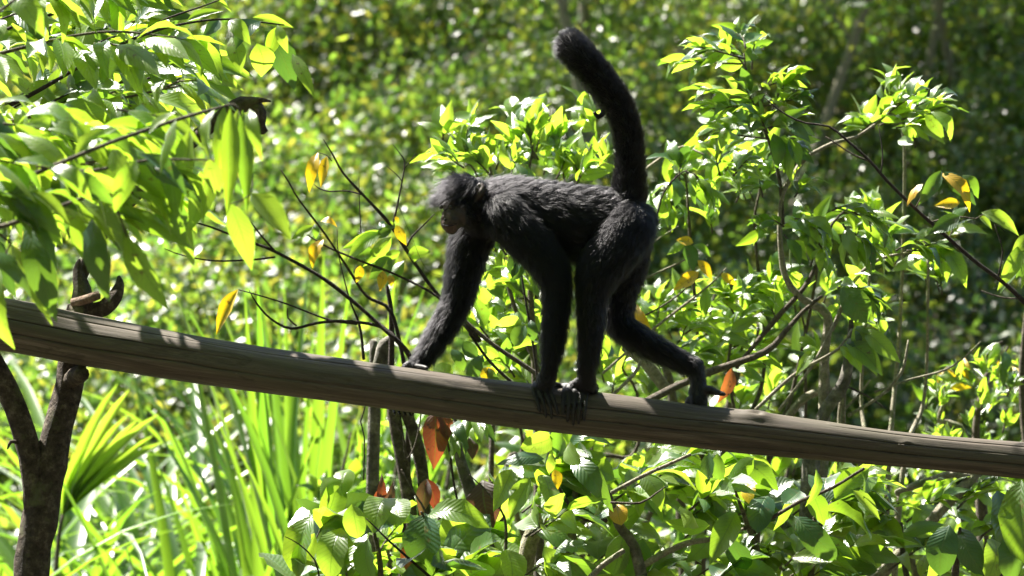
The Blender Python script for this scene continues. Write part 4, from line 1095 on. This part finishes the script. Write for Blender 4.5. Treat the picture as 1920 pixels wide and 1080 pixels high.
# ------------------------------------------------------------------ right hand shrubs
def right_shrub():
    y = 0.7
    p = Plant('leafy_shrub', 'tall branching shrub with dense leaf tufts rising behind the foot of the monkey', 'shrub', GND(1500, y))
    J = lambda l, m='twig', nm='branch': p.pstem([(a, c, y + d, e) for a, c, d, e in l], m, 9, 0.15, nm, 0.08)
    J([(1500, 2100, 0, 44), (1510, 1400, 0, 40), (1520, 900, 0, 34), (1537, 792, 0, 26), (1583, 715, 0, 24), (1594, 640, 0, 15), (1596, 600, 0, 9)], 'bark_grey', 'trunk')
    J([(1530, 1000, .05, 30), (1545, 800, .05, 24), (1545, 719, .05, 22), (1546, 660, .05, 19), (1551, 590, .05, 17), (1507, 562, .05, 14), (1473, 519, .05, 12), (1462, 440, .05, 10), (1468, 362, .05, 9), (1490, 325, .05, 9), (1511, 296, .05, 8), (1562, 268, .05, 7), (1605, 257, .05, 6), (1640, 233, .05, 4)], 'twig_pale')
    J([(1160, 790, -.05, 16), (1221, 749, -.05, 15), (1319, 702, -.05, 14), (1434, 660, -.05, 13), (1473, 621, -.05, 10), (1507, 583, -.05, 8), (1541, 555, -.05, 6)], 'twig')
    J([(1380, 690, .05, 8), (1456, 596, .05, 10), (1507, 540, .05, 9), (1541, 476, .05, 7), (1560, 420, .05, 5), (1590, 390, .05, 3)], 'twig')
    J([(1417, 768, -.2, 7), (1490, 702, -.2, 7), (1571, 655, -.2, 5), (1597, 617, -.2, 4)], 'twig_pale')
    J([(1460, 770, -.1, 6), (1520, 690, -.1, 6), (1566, 605, -.1, 5)], 'twig_pale')
    J([(1200, 596, .1, 3), (1240, 575, .1, 3.4), (1272, 553, .1, 3), (1310, 520, .1, 2.4)], 'twig')
    J([(1130, 700, .1, 5), (1230, 613, .1, 5), (1324, 540, .1, 4), (1362, 502, .1, 2)], 'twig_pale')
    J([(1150, 560, .15, 5), (1200, 527, .15, 4), (1281, 489, .15, 3.4), (1328, 459, .15, 2)], 'twig_pale')
    J([(1180, 520, .2, 3), (1220, 460, .2, 2.6), (1272, 424, .2, 1.8)], 'twig_pale')
    J([(1560, 620, 0, 8), (1600, 530, 0, 7), (1647, 487, 0, 6), (1711, 472, 0, 4)], 'twig_pale')
    J([(1468, 420, .05, 8), (1462, 340, .05, 7), (1440, 260, .05, 6), (1405, 180, .05, 5), (1395, 100, .05, 3)], 'twig')
    J([(1230, 410, .1, 4), (1245, 360, .1, 3.4), (1270, 330, .1, 3), (1290, 318, .1, 2)], 'twig_dark')
    J([(1195, 330, .25, 6), (1235, 300, .25, 6), (1280, 275, .25, 5), (1320, 290, .2, 3)], 'twig_pale')
    J([(1150, 740, .1, 6), (1190, 700, .1, 7), (1200, 680, .1, 6), (1215, 640, .1, 4)], 'twig_pale')
    J([(1250, 730, .2, 22), (1210, 680, .2, 22), (1170, 650, .2, 18)], 'twig_pale')
    J([(1664, 732, .0, 6), (1690, 698, 0, 6), (1698, 670, 0, 5), (1703, 638, 0, 3)], 'twig_pale')
    J([(1590, 780, .0, 7), (1640, 750, 0, 6), (1664, 732, 0, 6)], 'twig_pale')
    J([(1640, 735, .1, 4), (1694, 715, .1, 4), (1771, 694, .1, 4), (1810, 668, .1, 3), (1839, 640, .1, 1.6)], 'twig_pale')
    J([(1590, 725, .1, 5), (1630, 745, .1, 4), (1660, 766, .1, 3)], 'twig')
    J([(1580, 770, .1, 5), (1610, 740, .1, 4), (1632, 712, .1, 3)], 'twig_pale')
    J([(1582, 800, .05, 8), (1583, 740, .05, 7), (1585, 690, .05, 4)], 'twig_pale')
    J([(1470, 790, .1, 14), (1510, 745, .1, 16), (1560, 728, .1, 12)], 'twig_pale')
    # upper tuft
    for a in [(1398, 90, 1388, 60), (1395, 110, 1300, 85), (1390, 120, 1270, 115), (1400, 130, 1350, 80), (1410, 130, 1420, 70), (1420, 170, 1490, 150), (1430, 200, 1500, 185), (1400, 180, 1320, 170), (1410, 200, 1330, 205), (1430, 230, 1340, 225), (1440, 240, 1490, 230), (1420, 210, 1400, 170), (1440, 250, 1420, 215), (1440, 260, 1350, 250), (1450, 270, 1490, 275), (1450, 200, 1470, 160)]:
        p.psprig(*a, y + random.uniform(-.1, .2), 9, 62, 0.22, BRIGHT + (('dark', 1.5),), dy=random.uniform(-.1, .1), wk=1.15)
    for a, c, d, e, w_, m in [(1450, 250, 1455, 320, 30, 'green'), (1465, 255, 1470, 325, 30, 'lime'), (1480, 260, 1500, 315, 28, 'green'), (1470, 265, 1482, 340, 28, 'lime'), (1430, 215, 1408, 250, 34, 'dark'), (1360, 240, 1352, 280, 24, 'lime')]:
        p.pleaf(a, c, d, e, y - .05, w_, m)
    # flat tuft further out
    for a in [(1620, 245, 1690, 190), (1640, 235, 1720, 175), (1650, 235, 1760, 180), (1640, 240, 1615, 235), (1690, 225, 1775, 200), (1680, 240, 1740, 240)]:
        p.psprig(*a, y + .05 + random.uniform(-.05, .1), 8, 60, 0.1, BRIGHT, wk=1.1)
    for a in [(1745, 210, 1782, 268, 30, 'lime'), (1735, 215, 1770, 262, 26, 'lime'), (1690, 240, 1722, 258, 20, 'lime')]:
        p.pleaf(*a[:4], y, a[4], a[5])
    # drooping tufts left of the pale stem
    for a in [(1270, 325, 1250, 360), (1285, 320, 1310, 350), (1300, 325, 1330, 365), (1245, 350, 1262, 395), (1350, 330, 1340, 290), (1360, 320, 1380, 290), (1375, 330, 1400, 300), (1400, 350, 1420, 310), (1430, 370, 1420, 340), (1490, 370, 1500, 350), (1380, 380, 1390, 350)]:
        p.psprig(*a, y + random.uniform(-.05, .25), 6, 60, 0.7, MIX)
    for a in [(1440, 440, 1425, 425), (1470, 425, 1450, 412), (1490, 410, 1520, 415), (1500, 420, 1540, 440), (1470, 440, 1490, 470), (1530, 450, 1545, 480)]:
        p.psprig(*a, y - .05, 5, 60, 0.75, MIX)
    for a in [(1560, 395, 1592, 385), (1580, 400, 1640, 395), (1600, 400, 1650, 420), (1580, 420, 1600, 460), (1590, 430, 1640, 470)]:
        p.psprig(*a, y - .1, 5, 74, 0.7, BRIGHT + (('dark', 2),))
    for a in [(1680, 470, 1720, 450), (1710, 470, 1760, 455), (1700, 470, 1740, 475)]:
        p.psprig(*a, y, 4, 66, 0.7, BRIGHT)
    p.pleaf(1755, 460, 1775, 530, y, 36, 'lime'); p.pleaf(1770, 465, 1812, 540, y, 36, 'lime'); p.pleaf(1760, 465, 1800, 510, y, 30, 'green')
    for a in [(1570, 540, 1590, 530), (1580, 550, 1620, 540), (1600, 545, 1640, 560)]:
        p.psprig(*a, y, 5, 62, 0.7, COOL)
    p.pleaf(1580, 540, 1625, 605, y - .05, 54, 'dark', shapes=BROAD)
    for a, c, d, e, w_, m in [(1600, 615, 1645, 705, 36, 'lime'), (1618, 618, 1688, 680, 36, 'lime'), (1585, 640, 1655, 705, 40, 'lime'), (1575, 650, 1615, 700, 34, 'lime'), (1605, 612, 1640, 640, 30, 'dark'), (1580, 648, 1625, 645, 20, 'dark'), (1528, 655, 1492, 705, 24, 'lime'), (1505, 655, 1535, 658, 14, 'lime')]:
        p.pleaf(a, c, d, e, y - .22, w_, m)
    # yellowing tuft
    for a, c, d, e, w_, m in [(1300, 455, 1268, 450, 20, 'yellow'), (1285, 452, 1250, 478, 18, 'lime'), (1285, 455, 1300, 510, 30, 'dark'), (1300, 460, 1332, 482, 18, 'green'), (1308, 488, 1335, 525, 20, 'yellow'), (1310, 510, 1262, 545, 26, 'yellow'), (1352, 512, 1382, 535, 16, 'yellow'), (1325, 540, 1320, 600, 22, 'lime'), (1200, 580, 1228, 630, 30, 'yellow'), (1195, 570, 1218, 640, 26, 'yellow')]:
        p.pleaf(a, c, d, e, y + .1, w_, m)
    for i in range(15):
        x, yy = random.uniform(1240, 1450), random.uniform(535, 690)
        p.psprig(x - 20, yy + 14, x + 25, yy - 10, y + random.uniform(.1, .5), 6, 66, 0.4, BRIGHT, twig=i % 2 == 0)
right_shrub()

def fill_shrub(label, px, y, boxes, L, mats, n, mat='twig'):
    """one more shrub: stems up to each patch of leaves, twigs of leaves round them"""
    p = Plant('leafy_shrub', label, 'shrub', GND(px, y))
    for x0, y0, x1, y1, m in boxes:
        cx = (x0 + x1) / 2
        ym = (max(y1, 900) + 60 + y1) / 2
        p.stem([(p.base, 0.012), (at((px + cx) / 2, max(y1, 900) + 60, y), 0.008), (at(cx + random.uniform(-40, 40), ym, y + .1), 0.005), (at(cx + 10, y1, y), 0.004), (at(cx + random.uniform(-25, 25), (y0 + y1) / 2, y), 0.003), (at(cx, y0 + 15, y), 0.0018)], mat, 7, 0.12)
        for i in range(m):
            x, yy = random.uniform(x0, x1), random.uniform(y0, y1)
            p.psprig(x + random.uniform(-18, 18), yy + 24, x, yy - 10, y + random.uniform(-.25, .25), n, L, 0.45, mats, twig=i % 2 == 0, wk=1.05)
    return p
fill_shrub('second leafy shrub crowding the stems behind the hind legs', 1330, 1.05, [(1225, 290, 1340, 430, 6), (1330, 270, 1480, 430, 9), (1250, 520, 1460, 690, 13), (1480, 420, 1560, 520, 4), (1440, 560, 1560, 700, 6)], 70, BRIGHT, 7)
fill_shrub('leafy shrub with drooping mid green leaves under the thin arching branch', 1640, 1.15, [(1560, 390, 1680, 520, 8), (1660, 430, 1800, 530, 7), (1560, 530, 1660, 620, 6), (1600, 170, 1770, 260, 7)], 70, BRIGHT, 6, 'twig_pale')
fill_shrub('leafy shrub filling the gap beneath the chest of the monkey', 930, 1.3, [(820, 225, 1000, 320, 10), (1000, 220, 1140, 330, 8), (890, 450, 1010, 730, 14), (1110, 640, 1260, 740, 7)], 76, BRIGHT, 6)

def right_sapling():
    y = 0.25
    p = Plant('sapling', 'thin dark arching branch with sparse curled leaves and one yellow leaf', 'sapling', GND(2150, y))
    p.pstem([(2150, 2180, y, 34), (2140, 1300, y, 26), (2080, 760, y, 14), (1920, 566, y, 9), (1822, 485, y, 8), (1745, 417, y, 7), (1716, 391, y, 6), (1664, 340, y, 6), (1632, 303, y, 5), (1589, 264, y, 4.5), (1554, 237, y, 4), (1511, 231, y, 3.6), (1472, 214, y, 3), (1433, 183, y, 1.8)], 'twig_dark', 8, 0.12, 'branch', 0.1)
    p.pstem([(1632, 303, y, 3.6), (1600, 290, y, 3.4), (1566, 268, y, 3), (1548, 256, y, 2)], 'twig')
    p.pstem([(1652, 322, y, 3), (1655, 290, y, 2.6), (1647, 233, y, 1.6)], 'twig_dark')
    p.pstem([(1870, 525, y, 4), (1880, 470, y, 3), (1865, 420, y, 2), (1885, 436, y, 1.5)], 'twig_dark', 6)
    p.pstem([(1745, 417, y, 3.4), (1790, 405, y, 3), (1830, 410, y, 2.4), (1850, 395, y, 2)], 'twig')
    p.pstem([(1716, 391, y, 3), (1740, 350, y, 2.6), (1765, 322, y, 2)], 'twig')
    p.pstem([(1930, 560, y, 4), (1880, 558, y, 3), (1840, 545, y, 2)], 'twig')
    p.pstem([(1990, 640, y, 6), (1960, 500, y, 5), (1930, 440, y, 4), (1905, 480, y, 3)], 'twig')
    for a, c, d, e, w_, m in [(1765, 320, 1722, 385, 28, 'dark'), (1730, 345, 1700, 388, 20, 'yellow'), (1762, 325, 1818, 398, 30, 'yellow'), (1770, 322, 1830, 385, 36, 'dark'), (1805, 328, 1834, 372, 26, 'green'), (1800, 380, 1752, 386, 22, 'yellow'), (1800, 405, 1742, 438, 34, 'dark'), (1840, 398, 1910, 442, 30, 'lime'), (1835, 405, 1860, 430, 18, 'lime'),
                              (1925, 455, 1870, 545, 32, 'lime'), (1920, 480, 1875, 550, 30, 'green'), (1925, 490, 1905, 525, 24, 'dark'), (1930, 440, 1895, 480, 24, 'lime'), (1940, 450, 1915, 540, 30, 'lime')]:
        p.pleaf(a, c, d, e, y + random.uniform(-.03, .03), w_, m, roll=random.gauss(0, 0.35))
right_sapling()

def small_leaf_shrub():
    y = 1.6
    p = Plant('leafy_shrub', 'yellow-green small-leaved shrub behind the thin low end of the log', 'shrub', GND(1850, y))
    p.pstem([(1850, 1950, y, 40), (1850, 1300, y, 30), (1840, 950, y, 22), (1830, 800, y, 14), (1850, 700, y, 8)], 'twig')
    p.pstem([(1840, 900, y, 14), (1800, 800, y, 12), (1760, 790, y, 10), (1775, 740, y, 7), (1765, 715, y, 4)], 'twig_pale')
    p.pstem([(1960, 1100, y, 18), (1920, 780, y, 16), (1920, 640, y, 12), (1935, 520, y, 8)], 'twig')
    for i in range(34):
        x, yy = random.uniform(1735, 1960), random.uniform(690, 860)
        if x < 1790 and yy < 730:
            yy += 30
        p.psprig(x, yy + 18, x + random.uniform(-20, 20), yy - 8, y + random.uniform(-.3, .4), 7, 44, 0.15, BRIGHT + (('yellow', 0.5),), twig=i % 2 == 0)
    for a in [(1880, 640, 1865, 650), (1890, 650, 1880, 690)]:
        p.psprig(*a, y - .2, 5, 56, 0.8, BRIGHT)
small_leaf_shrub()

# ------------------------------------------------------------------ strappy plants and fan palm, bottom corner
def blade_mesh(name, wid, bend, seed):
    V, UV, Fc = [], [], []
    n = 11
    x = z = 0.0
    for i in range(n):
        t = i / (n - 1)
        ph = bend * t ** 1.6
        if i:
            x += math.sin(ph) / (n - 1)
            z += math.cos(ph) / (n - 1)
        hw = wid * 0.5 * min(1, 0.45 + 1.6 * t) * (1 - max(0, (t - 0.45) / 0.55) ** 1.7) + 0.001
        for u in (-1, 0, 1):
            V.append((x - abs(u) * hw * 0.25 * math.cos(ph), u * hw, z + abs(u) * hw * 0.25 * math.sin(ph)))
            UV.append((0.5 + 0.5 * u, t))
    for i in range(n - 1):
        for j in range(2):
            Fc.append((i * 3 + j, i * 3 + j + 1, (i + 1) * 3 + j + 1, (i + 1) * 3 + j))
    return mesh_np(name, np.array(V), Fc, M['blade'], UV)
BLADE = [blade_mesh('strap_blade', 0.045, b, i) for i, b in enumerate([0.25, 0.6, 1.2, 1.8, 2.4, 2.9, 0.4, 0.1])]

def strap_plant(label, px, y, n, L, tilt, kinds, group=None, spread=0.15, name='strap_plant', wk=1.0):
    b = GND(px, y)
    root = tag(empty(name, b), label, 'plant', group)
    for i in range(n):
        o = link('blade', BLADE[random.choice(kinds)], root, (random.gauss(0, spread), random.gauss(0, spread), 0))
        az = random.uniform(0, 6.283)
        o.rotation_euler = (0, random.uniform(*tilt), az)
        l = L * random.uniform(0.65, 1.15)
        o.scale = (l, l * wk * random.uniform(0.7, 1.3), l)
    return root
strap_plant('clump of tall upright strap leaves with long straight blades', 565, 3.6, 95, 1.85, (0.0, 0.2), [0, 1, 6, 7], spread=0.2, wk=0.52)
strap_plant('broad clump of arching strap leaves with bent glossy tips beside the fork', 350, 3.0, 170, 1.5, (0.05, 0.5), [3, 4, 5, 5], spread=0.26, wk=0.52)
strap_plant('clump of drooping strap leaves with pale shiny bends beneath the fan palm', 190, 2.6, 150, 1.35, (0.1, 0.55), [3, 4, 5], spread=0.22, wk=0.52)
strap_plant('strap leaf clump filling the corner behind the forked post', -60, 3.0, 140, 1.6, (0.05, 0.6), [2, 3, 4, 5], spread=0.25, wk=0.52)
strap_plant('taller strap leaf clump growing at the foot of the hillside', 400, 4.8, 150, 2.0, (0.05, 0.45), [2, 3, 4], spread=0.35, wk=0.52)
strap_plant('second hillside strap clump behind the fan palm', 130, 4.6, 150, 1.95, (0.05, 0.5), [2, 3, 4], spread=0.35, wk=0.52)
strap_plant('short strap clump between the grey stems and the upright blades', 650, 4.2, 110, 1.6, (0.05, 0.5), [1, 2, 3, 4], spread=0.3, wk=0.52)

def fan_palm():
    y = 3.6
    b = GND(60, y)
    p = Plant('fan_palm', 'young fan palm with one lit lime fan of stiff folded leaflets', 'palm', b)
    hub = at(118, 965, y)
    p.stem([(b, 0.014), (at(90, 1300, y), 0.01), (at(108, 1030, y), 0.008), (hub, 0.006)], 'twig', 8, 0.05, 'leaf_stalk')
    for i in range(7):
        a = R(36 + i * 5.2)
        l = 255 * random.uniform(0.85, 1.05)
        T = at(118 + l * math.cos(a), 965 - l * math.sin(a), y - 0.05 + random.uniform(-0.04, 0.04))
        p.leaf(hub, T, 'lime', [BLADE_FLAT], 0.9, 0.12 * (1 if i % 2 else -1), Vector((-0.3, -1, 0.3)))
        p.root.children[-1].name = 'leaflet'
BLADE_FLAT = leaf_mesh('fan_leaflet', 0.11, 0.02, 0.5, 0.0, 5, p=0.25, q=0.5, rows=8, pet=0.0)
fan_palm()

# ------------------------------------------------------------------ middle distance bushes (individual leaves)
def mid_bush(label, px, y, x0, x1, y0, y1, n, L, mats, stemm='twig'):
    p = Plant('bush', label, 'bush', GND(px, y))
    for k in range(3):
        tx = x0 + (x1 - x0) * (k + 0.5) / 3
        p.stem([(p.base, 0.02), (at((px + tx) / 2, y1 + 60, y), 0.014), (at(tx, (y0 + y1) / 2, y), 0.008), (at(tx + 20, y0 + 10, y), 0.003)], stemm, 7, 0.1)
    for i in range(n):
        x, yy = random.uniform(x0, x1), random.uniform(y0, y1)
        p.psprig(x + random.uniform(-20, 20), yy + 35, x, yy - 10, y + random.uniform(-.5, .5), 7, L, 0.4, mats, twig=i % 4 == 0)
mid_bush('bright bush with mixed leaves behind the shrub under the hands', 1080, 2.4, 900, 1290, 800, 1090, 34, 72, MIX)
mid_bush('bush of mid green leaves behind the glossy shrub below the log knot', 1450, 2.3, 1290, 1640, 830, 1090, 36, 70, MIX)
mid_bush('loose bush behind the yellow-green tufts under the thin log end', 1780, 2.8, 1620, 1990, 850, 1090, 36, 64, BRIGHT)
mid_bush('lime bush standing behind the raised hind foot', 1310, 2.0, 1180, 1460, 540, 760, 26, 66, BRIGHT)
mid_bush('soft lime bush behind the grey stems and rusty leaves', 720, 3.2, 590, 880, 800, 1090, 34, 60, BRIGHT)

# ------------------------------------------------------------------ hillside forest
def undergrowth():
    pts = []
    for k in range(620):
        y = rng.uniform(5.6, 15.5)
        hw = 0.144 * (8 + y) + 1.6
        x = rng.uniform(-hw, hw)
        rad = rng.uniform(0.16, 0.5)
        lift = rng.uniform(0.0, 0.9) ** 1.5 if y > 7 else rng.uniform(0, 0.3)
        n = int(3300 * rad ** 1.6) + 40
        v = rng.normal(0, 1, (n, 3)); v /= np.linalg.norm(v, axis=1)[:, None]
        v *= (rng.random(n) ** 0.22)[:, None] * rad * np.array([1.25, 1.1, 0.85])
        v *= 1 + 0.35 * np.sin(v @ rng.normal(0, 9, 3) + k)[:, None]
        pts.append(np.array([x, y, terrain(x, y) + lift + rad * 0.5]) + v)
    P = np.vstack(pts)
    V, F = leaf_cloud(P, 0.066)
    o = link('hillside_undergrowth', cloud_mesh('undergrowth', V, F, M['forest']))
    tag(o, 'sunlit mass of small leaves covering the hillside behind', 'undergrowth', None, 'stuff')
undergrowth()

def forest_tree(label, px, y, h, lean, crown_n, crown_r, zlo, mat='bark_grey', dia=0.13, shade_roof=0, name='forest_tree'):
    b = GND(px, y)
    p = Plant(name, label, 'tree', b)
    top = b + Vector((lean, random.uniform(-.3, .3), h))
    mid = b.lerp(top, 0.5) + Vector((random.uniform(-.2, .2), 0, 0))
    p.stem([(b - Vector((0, 0, .1)), dia * .6), (mid, dia * .4), (top, dia * .18)], mat, 10, 0.1, 'trunk', step=0.15)
    tips = []
    for k in range(7):
        t = random.uniform(0.25, 0.9)
        s = b.lerp(mid, t * 2) if t < 0.5 else mid.lerp(top, t * 2 - 1)
        a = random.uniform(0, 6.28)
        e = s + Vector((math.cos(a), math.sin(a) * 0.8, random.uniform(0.3, 0.9))) * crown_r * random.uniform(0.5, 0.9)
        p.stem([(s, dia * .22), (s.lerp(e, .5) + Vector((0, 0, .08)), dia * .14), (e, dia * .05)], mat, 7, 0.1, 'limb', step=0.15)
        tips.append(e)
    pts = []
    for k in range(crown_n):
        if random.random() < 0.5:
            c = np.array(random.choice(tips)) + rng.normal(0, 0.35, 3)
        else:
            v = rng.normal(0, 1, 3); v /= np.linalg.norm(v)
            c = np.array(b) + np.array([lean * .7, 0, 0]) + v * crown_r * rng.random() ** 0.4 * np.array([1, .9, .9]) + np.array([0, 0, zlo + crown_r * .9])
        pts.append(c + rng.normal(0, 1, (150, 3)) * 0.22)
    V, F = leaf_cloud(np.vstack(pts) - np.array(b), 0.06)
    if shade_roof:  # leaves above the view, added to shade the right hillside
        q = []
        for k in range(shade_roof):
            q.append(np.array([rng.uniform(-2.0, 1.6), rng.uniform(-0.5, 3.2), h + rng.uniform(-0.6, 1.2)]) + rng.normal(0, 1, (45, 3)) * 0.3)
            if k % 6 == 0:
                e = b + Vector(tuple(q[-1].mean(0)))
                p.stem([(mid.lerp(top, 0.8), dia * .3), (mid.lerp(top, 0.8).lerp(e, .5) + Vector((0, 0, .2)), dia * .2), (e, dia * .08)], mat, 6, 0.1, 'limb', step=0.3)
        V2, F2 = leaf_cloud(np.vstack(q), 0.16)
        F = np.vstack([F, F2 + len(V)]); V = np.vstack([V, V2])
    o = link('crown', cloud_mesh('crown', V, F, M['forest']), p.root)
    o['kind'] = 'stuff'
for a in [('pale slanting forest tree above the tail of the monkey', 1130, 10.0, 5.5, -0.5, 80, 1.6, 1.8, 'twig_pale', 0.06),
          ('slender pale forest tree forking beside the raised tail', 1200, 9.2, 5.0, -1.2, 70, 1.5, 2.0, 'twig_pale', 0.06),
          ('leaning forest tree behind the dense upper leaf tuft', 1380, 9.6, 5.0, 1.6, 110, 1.7, 1.9, 'twig_pale', 0.05, 55),
          ('shaded forest tree behind the thin arching branch', 1660, 10.4, 5.0, 0.9, 150, 1.9, 1.3, 'twig_pale', 0.045, 80),
          ('forest tree at the edge beyond the small-leaved shrub', 1860, 10.8, 5.5, -1.0, 150, 1.9, 1.4, 'twig_pale', 0.045, 80),
          ('hillside tree with glinting crown outside the arching branch', 2250, 10.5, 6, 0.2, 120, 2.0, 1.5, 'bark_grey', 0.12, 60),
          ('forest tree rising behind the yellow spotted leaves', 560, 12.5, 6.5, 1.2, 50, 1.5, 2.6, 'twig_pale', 0.07),
          ('forest tree behind the snapped dead branch', 300, 12.5, 6.5, -0.6, 50, 1.5, 2.6, 'twig_pale', 0.07)]:
    forest_tree(*a)

def sky_block_leaves():
    """unseen shell of leaves behind the camera, added to hold back sky light"""
    pts = []
    for k in range(800):  # leaf clumps out of view, added to cut the sky fill
        a = rng.uniform(-1.75, 1.75)
        el = math.asin(rng.uniform(0.0, 0.95))
        rr = rng.uniform(14, 17)
        c = np.array([math.sin(a) * math.cos(el) * rr, -math.cos(a) * math.cos(el) * rr - 2.5, math.sin(el) * rr + 0.5])
        pts.append(c + rng.normal(0, 1, (60, 3)) * np.array([0.9, 0.9, 0.8]))
    V, F = leaf_cloud(np.vstack(pts), 0.5)
    o = link('sky_block_leaves', cloud_mesh('sky_block_leaves', V, F, M['forest']))
    tag(o, 'unseen shell of leaves behind the camera, added to block sky light', 'forest', None, 'stuff')
sky_block_leaves()
